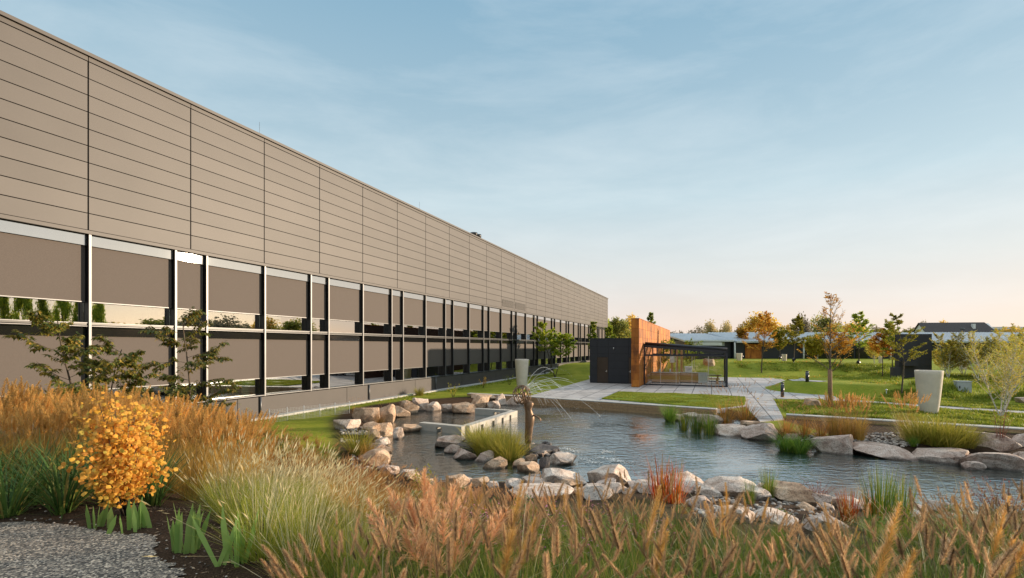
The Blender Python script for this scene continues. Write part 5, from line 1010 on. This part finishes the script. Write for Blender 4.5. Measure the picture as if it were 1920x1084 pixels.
# ------------------------------------------------------------------ long low building, house, black slab
def low_building():
    Y = 90.0; sc = Y/F; X = lambda px: (px-HX)*sc; Z = lambda py: CZ + (HY-py)*sc
    t = thing('low_building', 'long low charcoal building with a seamed metal roof beyond the lawn', 'building', (X(1280), Y, 0)); o = X(1280)
    x = lambda px: X(px)-o
    w = MB(); w.box(0.5, x(1372)-.05, 0, 14, 0, Z(638.6)); w.box(x(1372), x(1900)+60, -0.6, 14, 0, Z(640.8)); w.build('wall', M['anth'], t)
    r = MB(); 
    def roof(xa, xb, y0, z0, z1):
        dy = 13; r.add([(xa,y0,z0),(xb,y0,z0),(xb,y0+dy,z1),(xa,y0+dy,z1),(xa,y0,z0-.28),(xb,y0,z0-.28),(xb,y0+dy,z1-.28),(xa,y0+dy,z1-.28)], [(0,1,2,3),(7,6,5,4),(0,4,5,1),(1,5,6,2),(2,6,7,3),(3,7,4,0)])
        k = xa+.3
        while k < xb: r.bar((k,y0-.01,z0+.03),(k,y0+dy,z1+.03),.07,.10); k += 0.62
    roof(-0.2, x(1372), -1.2, Z(638), Z(629.5)+13*.0*sc+.75); roof(x(1372)+.02, x(1920)+60, -2.0, Z(640), Z(628.5)+.85); r.build('roof', M['roofmetal'], t)
    for a, b in ((1300,1358),(1500,1535),(1540,1590)): g = MB(); y_ = -0.12 if a < 1372 else -0.72; g.box(x(a), x(b), y_, y_+.11, Z(648.5), Z(641.8)); g.build('clerestory', M['cabinet'], t)
    for a, b, y0, y1 in ((1394,1424,676,645),(1496,1548,652.5,645.5),(1625,1652,654,645.5),(1283,1296,655,643)): c = MB(); y_ = -0.14 if a < 1372 else -0.74; c.box(x(a), x(b), y_, y_+.13, max(0,Z(y0)), Z(y1)); c.build('corten_panel', M['corten'], t)
    for a, b in ((1502,1522),(1526,1560),(1564,1596),(1600,1622)): m = MB(); m.box(x(a), x(b), -0.70, -0.61, 0.9, Z(654)); m.build('window', M['spandrel'], t)
    for a in (1499, 1524, 1372, 1660): m = MB(); m.tube([(x(a),-1.3,0.5),(x(a),-1.3,Z(642))], .14, 8); m.build('column', M['white'], t)
    t2 = thing('shed', 'low grey flat shed just right of the rusty wall', 'building', (X(1262), 78, 0)); m = MB(); m.box(0,3.6,0,4,0,CZ+(HY-648)*78/F); m.build('wall', M['greywall'], t2); m = MB(); m.box(-.2,3.8,-.3,4.2,CZ+(HY-648)*78/F+.01,CZ+(HY-642)*78/F); m.build('roof', M['roofmetal'], t2)
low_building()
def house():
    Y = 120.0; sc = Y/F; X = (1722-HX)*sc; ze = CZ+(HY-627)*sc; zr = CZ+(HY-606)*sc; L = 15.4; Dp = 5.8
    t = thing('white_house', 'white gabled house with a dark tiled roof beyond the low building', 'house', (X+2.3, Y, 0), math.radians(-9)); m = MB()
    m.box(0, L, 0, Dp, 0, ze); m.add([(0,0,ze),(0,Dp,ze),(0,Dp/2,zr),(L,0,ze),(L,Dp,ze),(L,Dp/2,zr)], [(0,2,1),(3,4,5),(0,3,5,2),(1,2,5,4)]); m.build('wall', M['white'], t)
    r = MB(); e = .35
    for s in (0, 1):
        a, b = (-e, Dp/2) if s == 0 else (Dp+e, Dp/2); za = ze - e*(zr-ze)/(Dp/2)
        r.add([(-e,a,za+.05),(L+e,a,za+.05),(L-.9,b,zr+.08),(-e,b,zr+.08),(-e,a,za+.22),(L+e,a,za+.22),(L-.9,b,zr+.25),(-e,b,zr+.25)], [(0,3,2,1),(4,5,6,7),(0,1,5,4),(1,2,6,5),(2,3,7,6),(3,0,4,7)])
    ro = r.build('roof', M['tile'], t); k = MB(); k.box(L-4.6, L-4.0, 1.2, 1.8, ze+.6, ze+2.6); k.build('chimney', M['white'], ro)
    s = MB(); q = 0.42; s.bar((L*.52, Dp/2*q, ze+(zr-ze)*q+.30), (L*.58, Dp/2*q, ze+(zr-ze)*q+.30), .5, .06); s.build('skylight', M['cabinet'], ro); w = MB(); w.box(-.02,-.001,Dp*.32,Dp*.45,ze-.9,ze+.5); w.build('window', M['spandrel'], t)
    t = thing('flat_hall', 'pale flat roofed hall behind the low building at the right edge', 'building', ((1846-HX)*150/F, 150, 0)); m = MB(); m.box(0, 60, 0, 15, 0, CZ+(HY-618)*150/F); m.build('wall', M['cabinet'], t); m = MB(); m.box(-.4, 60, -.6, 15.4, CZ+(HY-618)*150/F+.01, CZ+(HY-613)*150/F); m.build('roof', M['roofmetal'], t)
house()
def slab():
    p, sc = spot(1716, 708); t = thing('black_wall_slab', 'freestanding black rendered wall slab with a projecting ledge box', 'wall', (p.x, p.y, p.z), math.radians(-16)); H = (706-625.5)*sc; w = 52*sc
    m = MB(); m.box(-w/2, w/2, 0, .75, -.3, H); m.build('slab', M['greywall'], t); m = MB(); m.box(-w*.42, -w*.02, -.55, -.002, H*.26, H*.38); m.build('ledge', M['greywall'], t); m = MB(); m.box(-w*.72, -w*.502, -.3, .3, -.2, H*.22); m.build('low_block', M['greywall'], t)
slab()
# ------------------------------------------------------------------ planters, bollards, cabinet, spotlights
def planter_at(px, pyb, pyt, wt, wb, label, group=None):
    p, sc = spot(px, pyb); H = (pyb-pyt)*sc; ca = p.y/math.hypot(p.x, p.y); a, b = wt*sc/2*ca, wb*sc/2*ca; t = thing('tapered_planter', label, 'planter', (p.x, p.y, p.z-.02), 0, group); prof = [(0,0),(b*.97,0),(b,.02)]
    for i in range(1, 13): q = i/12; prof.append((b+(a-b)*(q**.72), .02+(H-.04)*q))
    prof += [(a-.01,H),(a-.07,H),(a-.085,H-.03),(a-.10,H-.25)]; m = MB(); m.lathe(prof, 48); m.build('pot', M['planter'], t); m = MB(); m.lathe([(a-.1,H-.25),(0,H-.22)], 24); m.build('soil', M['bark'], t)
planter_at(1741.5, 774.5, 694, 56, 34, 'big tapered stone planter on the lawn above the right timber edging'); planter_at(978.5, 728, 673, 26, 17, 'tall tapered stone planter behind the fountain statue')
planter_at(1386, 676, 662, 12, 9, 'small pale planter beside the round amber tree'); planter_at(1470.5, 677, 664, 10, 8, 'small pale planter beside the round olive tree'); planter_at(1806, 694, 668, 15, 11, 'pale planter among the birches'); planter_at(1651, 681, 668, 9, 7, 'small pale planter left of the pole trunk tree')
def bollard(px, pyb, pyt, label):
    p, sc = spot(px, pyb); H = (pyb-pyt)*sc; t = thing('bollard_light', label, 'bollard light', (p.x, p.y, p.z)); r = max(.07, 3*sc); m = MB(); m.lathe([(0,0),(r,0),(r,H*.849),(r*.35,H*.849)], 18); m.build('post', M['steel_frame'], t); m = MB(); m.lathe([(r*.8,H*.85),(r*.8,H*.91)], 14); m.build('lens', M['cabinet'], t)
    m = MB(); m.lathe([(r*.4,H*.911),(r,H*.911),(r,H*.985),(r*.9,H),(0,H)], 18); m.build('cap', M['steel_frame'], t)
bollard(1467, 745.5, 717, 'dark bollard light beside the slab path, the nearer of two'); bollard(1513.5, 716, 696, 'dark bollard light by the short path, the farther of two')
def cabinet():
    p, sc = spot(1808, 736); t = thing('utility_cabinet', 'pale grey utility cabinet in the rough grass right of the big planter', 'cabinet', (p.x, p.y, p.z-.02), math.radians(-22)); w = 22*sc; h = 20*sc; m = MB(); m.box(-w/2, w/2, 0, .45, 0, h); m.box(-w/2-.03, w/2+.03, -.03, .48, h+.001, h+.05); m.build('housing', M['cabinet'], t); m = MB(); m.box(-w*.46, w*.46, -.022, -.001, .05, h-.04); d = m.build('door', M['cabinet'], t); m = MB(); m.box(-w*.36, -w*.28, -.04, -.023, h*.4, h*.62); m.build('handle', M['black'], d)
cabinet()
def spotlight(px, py, hpx, label):
    p, sc = spot(px, py); t = thing('garden_spotlight', label, 'spotlight', (p.x, p.y, p.z)); h = hpx*sc; m = MB(); m.lathe([(.05,0),(.05,h*.5),(0,h*.5)], 8); m.build('stake', M['black'], t); m = MB(); m.tube([(0,.12,h*.55),(0,-.12,h*.85)], [.14,.2], 12); m.build('head', M['black'], t)
for px, py, lab in ((1391,674,'small dark spotlight at the foot of the round amber tree'), (1462,676,'small dark spotlight at the foot of the round olive tree'), (1488,680,'small dark spotlight at the foot of the yellow green mound tree'), (1609,685,'small dark spotlight at the foot of the green mound tree')): spotlight(px, py, 8, lab)
def stem_lamp():
    p, sc = spot(1662, 739); t = thing('garden_marker', 'tiny pale garden lamp on the near lawn mound', 'garden lamp', (p.x, p.y, p.z)); m = MB(); m.lathe([(.02,0),(.02,.22),(0,.22)], 8); m.build('stake', M['handle'], t); m = MB(); m.lathe([(.05,.22),(.06,.30),(0,.33)], 10); m.build('head', M['handle'], t)
stem_lamp(); rock(1319, 1340, 673, 690, T, 'tan boulder on the mound seen through the pavilion glass')
# ------------------------------------------------------------------ fountain statue
def statue():
    p = at(990, 836, -0.06); p.z = -0.10; sc = p.y/F; t = thing('fountain_statue', 'bronze statue of a slender woman in a long dress with wire loop hair', 'statue', (p.x, p.y, p.z)); H = 1.0
    z = lambda py: (836-py)*sc; x = lambda px: (px-990)*sc
    # long dress and torso: stacked oval sections (z row, centre px, half width px, depth ratio)
    S = [(829,990,6.0,.8),(822,990.5,6.6,.8),(812,991,7.0,.8),(800,992,7.6,.82),(790,993,8.6,.85),(782,993.5,9.0,.9),(776,993,8.2,.88),(770,991.5,6.8,.85),(765,990.5,6.6,.82),(760,991,8.0,.8),(755.5,991.5,9.2,.72),(751.5,990.5,8.6,.66),(749,988,5.0,.7),(746.5,985.5,3.0,.9),(743,984,2.7,1.0)]
    m = MB(); n = 22; vs = []
    for py, cx, hw, dr in S:
        for j in range(n):
            a = 2*math.pi*j/n; fold = 1 + (.05*math.sin(a*7) if py > 795 else 0); vs.append((x(cx)+math.cos(a)*hw*sc*fold, math.sin(a)*hw*sc*dr*fold + (.02 if 775 < py < 788 else 0), z(py)))
    fs = [(i*n+j, i*n+(j+1)%n, (i+1)*n+(j+1)%n, (i+1)*n+j) for i in range(len(S)-1) for j in range(n)] + [tuple(range(n-1,-1,-1)), tuple(range((len(S)-1)*n, len(S)*n))]
    m.add(vs, fs, 0, True)
    for s in (-1, 1): m.tube([(x(990+s*2.4), -.01, z(830)), (x(990+s*2.3), .0, z(835)), (x(990.5+s*2.6), -.03, z(838.5)), (x(991+s*3.0), -.10, z(839.5))], [2.0*sc, 1.5*sc, 1.6*sc, .9*sc], 8)
    # head inside the wire hair, one small raised hand at the waist
    hc = V3(x(982.5), -.01, z(738)); m.lathe([], 3) if False else None
    k = 12; rings = [(math.sin(math.pi*i/8)*.085, -math.cos(math.pi*i/8)*.115) for i in range(9)]; vs = []
    for r_, zz in rings:
        for j in range(k): a = 2*math.pi*j/k; vs.append((hc.x+math.cos(a)*r_, hc.y+math.sin(a)*r_*1.1, hc.z+zz))
    m.add(vs, [(i*k+j, i*k+(j+1)%k, (i+1)*k+(j+1)%k, (i+1)*k+j) for i in range(8) for j in range(k)], 0, True)
    m.build('figure', M['bronze'], t)
    hm = MB(); hm.tube([(x(1000),-.04,z(776)), (x(1006),-.09,z(778)), (x(1009),-.12,z(780))], [1.5*sc,1.2*sc,1.3*sc], 8)
    for i, (dx, dz) in enumerate(((5.5,-3.0),(6.2,-4.6),(5.8,-6.0),(4.6,-7.0),(2.2,1.2))): b = V3(x(1009),-.12,z(780)); hm.tube([b, b+V3(dx*.55*sc,-.02*(i-2),dz*.45*sc), b+V3(dx*sc,-.025*(i-2),dz*sc-.01)], [.016,.013,.008], 6)
    hm.build('hand', M['bronze'], t)
    c = V3(x(978.5), -.02, z(738)); Rr = 17.5*sc; w = MB(); r = random.Random(12); ax = V3(.25,-.1,1).normalized(); e1 = ax.orthogonal().normalized(); e2 = ax.cross(e1)
    for i in range(17):
        a0 = math.pi*2*i/17 + r.gauss(0,.08); rad = r.uniform(.82,1.04); tw_ = r.uniform(-.9,.9); pts = []
        for q in range(15):
            th = -1.45 + 2.95*q/14; a = a0 + tw_*math.sin(th); pts.append(c + (e1*math.cos(a)*math.cos(th) + e2*math.sin(a)*math.cos(th))*Rr*rad + ax*math.sin(th)*Rr*rad*1.02)
        w.tube(pts, .0135, 6)
    w.build('wire_hair', M['bronze'], t)
    # water arcs thrown from the hair towards the right
    m_, nt, N, L, b = mat('falling_water'); b.inputs['Base Color'].default_value = (.85,.88,.9,1); b.inputs['Roughness'].default_value = .15; tr = N.new('ShaderNodeBsdfTransparent'); mx = N.new('ShaderNodeMixShader'); mx.inputs[0].default_value = .58; L.new(tr.outputs[0], mx.inputs[1]); L.new(b.outputs[0], mx.inputs[2]); L.new(mx.outputs[0], N['Material Output'].inputs['Surface'])
    o = V3(p.x,p.y,p.z) + c; wj = MB(); r = random.Random(31); fall = []
    for i in range(26):
        a = r.gauss(.0, .45) if i else 0; el = r.uniform(.25, 1.05); v = r.uniform(2.2, 4.6)*(1 if i % 5 else .6); d = V3(math.cos(a)*math.cos(el), math.sin(a)*math.cos(el)*1.0, math.sin(el)); s0 = o + d*Rr*.8; pts = []; q = 0.0; br = r.uniform(.35,.75); T_ = 3.0
        while q < T_:
            pt = s0 + d*v*q + V3(0,0,-4.9*q*q)
            if pt.z < WZ: break
            pts.append(pt); q += .022
        k = int(len(pts)*br)
        if k > 3: wj.tube(pts[:k], [.0040]*k, 5)
        for j in range(k, len(pts)-1):
            if r.random() < .8: u = pts[j] + V3(r.gauss(0,.02), r.gauss(0,.02), r.gauss(0,.02)); e = (pts[j+1]-pts[j])*r.uniform(.12,.34); wj.tube([u, u+e*.5, u+e], [.002,.0055,.002], 4)
        if len(pts) > 5: fall.append(pts[-1])
    tag(wj.build('water_spray', m_), 'fine arcs of water spraying right from the wire hair of the statue', 'water spray', kind='stuff')
    fm = MB(); r = random.Random(3)
    for q in [at(a, b_, WZ) for a, b_ in ((1112,868),(1128,860),(1150,862),(1098,862),(1075,846),(1058,842),(1135,848),(1160,866))]:
        for i in range(46): pt = q + V3(r.gauss(0,.13), r.gauss(0,.10), 0); s = r.uniform(.008,.022); fm.tube([pt+V3(-s*1.6,0,.003), pt+V3(0,0,.006+s*.6), pt+V3(s*1.6,0,.003)], [.003, s, .003], 5)
    tag(fm.build('splash_foam', M['white']), 'white splashes where the spray hits the pond', 'splash', kind='stuff')
statue()
# ------------------------------------------------------------------ low wire netting on the lawn before the plinth
def netting():
    a, b = hit(505, 793), hit(655, 775); t = thing('wire_netting', 'low green wire netting fence on the lawn behind the grasses', 'fence', (a.x, a.y, a.z)); d = b-a; d.z = 0; m = MB(); L = d.length; d.normalize(); n = int(L/.07)
    for i in range(n): q = d*(i*.07); m.tube([q, q+V3(0,0,.55)], .0035, 3, cap=False)
    for k in range(9): m.tube([V3(0,0,.02+k*.066), d*L+V3(0,0,.02+k*.066)], .0035, 3, cap=False)
    m.build('mesh_panel', M['cabinet'], t)
    for i in range(6): m = MB(); q = d*(L*i/5); m.tube([q+V3(0,0,-.1), q+V3(0,0,.6)], .014, 6); m.build('post', M['cabinet'], t)
netting()
# ------------------------------------------------------------------ rough grass in the lawns
def lawn_blades():
    r = random.Random(2); m = MB()
    def sow(poly, n, h0, h1, z=None):
        x0, x1 = min(p[0] for p in poly), max(p[0] for p in poly); y0, y1 = min(p[1] for p in poly), max(p[1] for p in poly); k = 0; tr_ = 0
        while k < n and tr_ < n*4:
            tr_ += 1; x, y = r.uniform(x0,x1), r.uniform(y0,y1)
            if not inside(poly, x, y): continue
            cl = noise.noise(V3(x*.9, y*.9, 5)); 
            if r.random() > .55 + cl: continue
            zz = ground(x, y) if z is None else z; h = r.uniform(h0,h1)*(1+cl*.8); a = r.uniform(0,6.28); w = .012 + .0006*y; dx, dy = math.cos(a)*w, math.sin(a)*w; tx, ty = r.gauss(0,.4)*h, r.gauss(0,.4)*h
            m.add([(x-dx,y-dy,zz-.01),(x+dx,y+dy,zz-.01),(x+tx,y+ty,zz+h)], [(0,1,2)]); k += 1
    P2 = lambda q: [(p.x, p.y) for p in (hit(a, b, False) for a, b in q)]
    sow(P2([(1476,775),(1450,750),(1535,751),(1600,756),(1760,768),(1940,780),(1940,804),(1700,790)]), 26000, .06, .16)
    sow(P2([(1590,750),(1660,735),(1760,730),(1950,735),(1950,775),(1760,762)]), 22000, .05, .13)
    sow(P2([(1700,726),(1760,704),(1950,704),(1950,742),(1760,742)]), 16000, .12, .34)
    sow(P2([(1560,705),(1560,684),(1690,684),(1690,716)]), 9000, .10, .28)
    sow([(p.x,p.y) for p in (at(a,b,0) for a,b in LAWN)], 26000, .02, .05, .035)
    sow(P2([(510,789),(700,757),(860,733),(1000,710),(1104,697),(1098,692),(900,714),(700,748),(505,780)]), 24000, .03, .08)
    sow(P2([(1376,703),(1440,704),(1600,715),(1690,727),(1690,690),(1500,678),(1376,678)]), 30000, .04, .09)
    o = m.build('lawn_grass', M['lawn_blade']); tag(o, 'short rough grass of the lawns', 'grass', kind='stuff')
lawn_blades()

def litter():
    r = random.Random(9); m = MB(); poly = [(-5.6,5.3),(-4.4,5.0),(-3.3,4.4),(-2.4,3.6),(-1.6,2.5),(-.6,2.2),(-.6,4.4),(-2.2,5.4),(-4.2,6.2),(-6,6.2)]; k = 0
    while k < 2600:
        x, y = r.uniform(-6,-.5), r.uniform(2.2,6.2)
        if not inside(poly, x, y): continue
        k += 1; z = ground(x, y) + r.uniform(0,.012); m.leaf(V3(x,y,z), V3(r.gauss(0,1), r.gauss(0,1), r.gauss(.1,.35)), V3(r.gauss(0,.5), r.gauss(0,.5), 1), r.uniform(.012,.06), r.uniform(.006,.018))
    tag(m.build('bark_mulch', leafy('mulch_chips', [(.02,.012,.008),(.06,.035,.02),(.12,.075,.045),(.26,.18,.11)], trans=.0)), 'bark chips and dead leaves on the bare bed by the gravel', 'mulch', kind='stuff')
    m = MB(); k = 0
    for cx, cy, rad, n in ((1556,762,2.6,260),(1690,738,2.6,150),(1428,702,5,160),(1655,708,4,120),(1876,783,2.6,160),(1480,690,9,160)):
        c = hit(cx, cy, False)
        for i in range(n):
            x, y = c.x + r.gauss(0, rad*.7), c.y + r.gauss(0, rad*.7)
            if inside(POND, x, y) or edge_dist(POND, x, y) < .8: continue
            z = ground(x, y) + r.uniform(.02,.07); s_ = .03 + .0012*y; m.leaf(V3(x,y,z), V3(r.gauss(0,1), r.gauss(0,1), r.gauss(0,.3)), V3(r.gauss(0,.4), r.gauss(0,.4), 1), s_*2, s_*1.2)
    tag(m.build('fallen_leaves', M['orange_leaf']), 'fallen amber leaves scattered on the lawns under the trees', 'fallen leaves', kind='stuff')
litter()

def pebbles():
    r = random.Random(6); m = MB(); k = 0; bm = bmesh.new(); bmesh.ops.create_icosphere(bm, subdivisions=1, radius=1.0); bv = [v.co.copy() for v in bm.verts]; bf = [[v.index for v in f.verts] for f in bm.faces]; bm.free()
    def put(x, y, s):
        z = ground(x, y)+.008; sx, sy, sz = s*r.uniform(.8,1.4), s*r.uniform(.8,1.3), s*r.uniform(.45,.8); a = r.uniform(0,3.1); m.add([(x+(v.x*math.cos(a)-v.y*math.sin(a))*sx, y+(v.x*math.sin(a)+v.y*math.cos(a))*sy, z+v.z*sz) for v in bv], bf)
    while k < 1500:
        x, y = r.uniform(-6,-1.2), r.uniform(2.4,5.4); d = edge_dist(GP, x, y)
        if inside(GP, x, y) or (d < .35 and r.random() < (1-d/.35)**2): put(x, y, r.uniform(.005,.013)); k += 1
    for px0, px1, py0, py1, n in ((1600,1720,812,838,500),(1500,1600,812,830,150),(640,690,800,830,260),(660,720,830,880,200),(1300,1560,925,970,350)):
        for i in range(n):
            p = hit(r.uniform(px0,px1), r.uniform(py0,py1)); 
            if not inside(POND, p.x, p.y): put(p.x, p.y, r.uniform(.02,.06))
    tag(m.build('loose_pebbles', leafy('pebble_stone', [(.10,.085,.075),(.22,.19,.165),(.36,.31,.27),(.55,.48,.41)], trans=0, gain=1.0)), 'loose grey pebbles on the gravel path and along the pond shore', 'pebbles', kind='stuff')
pebbles()
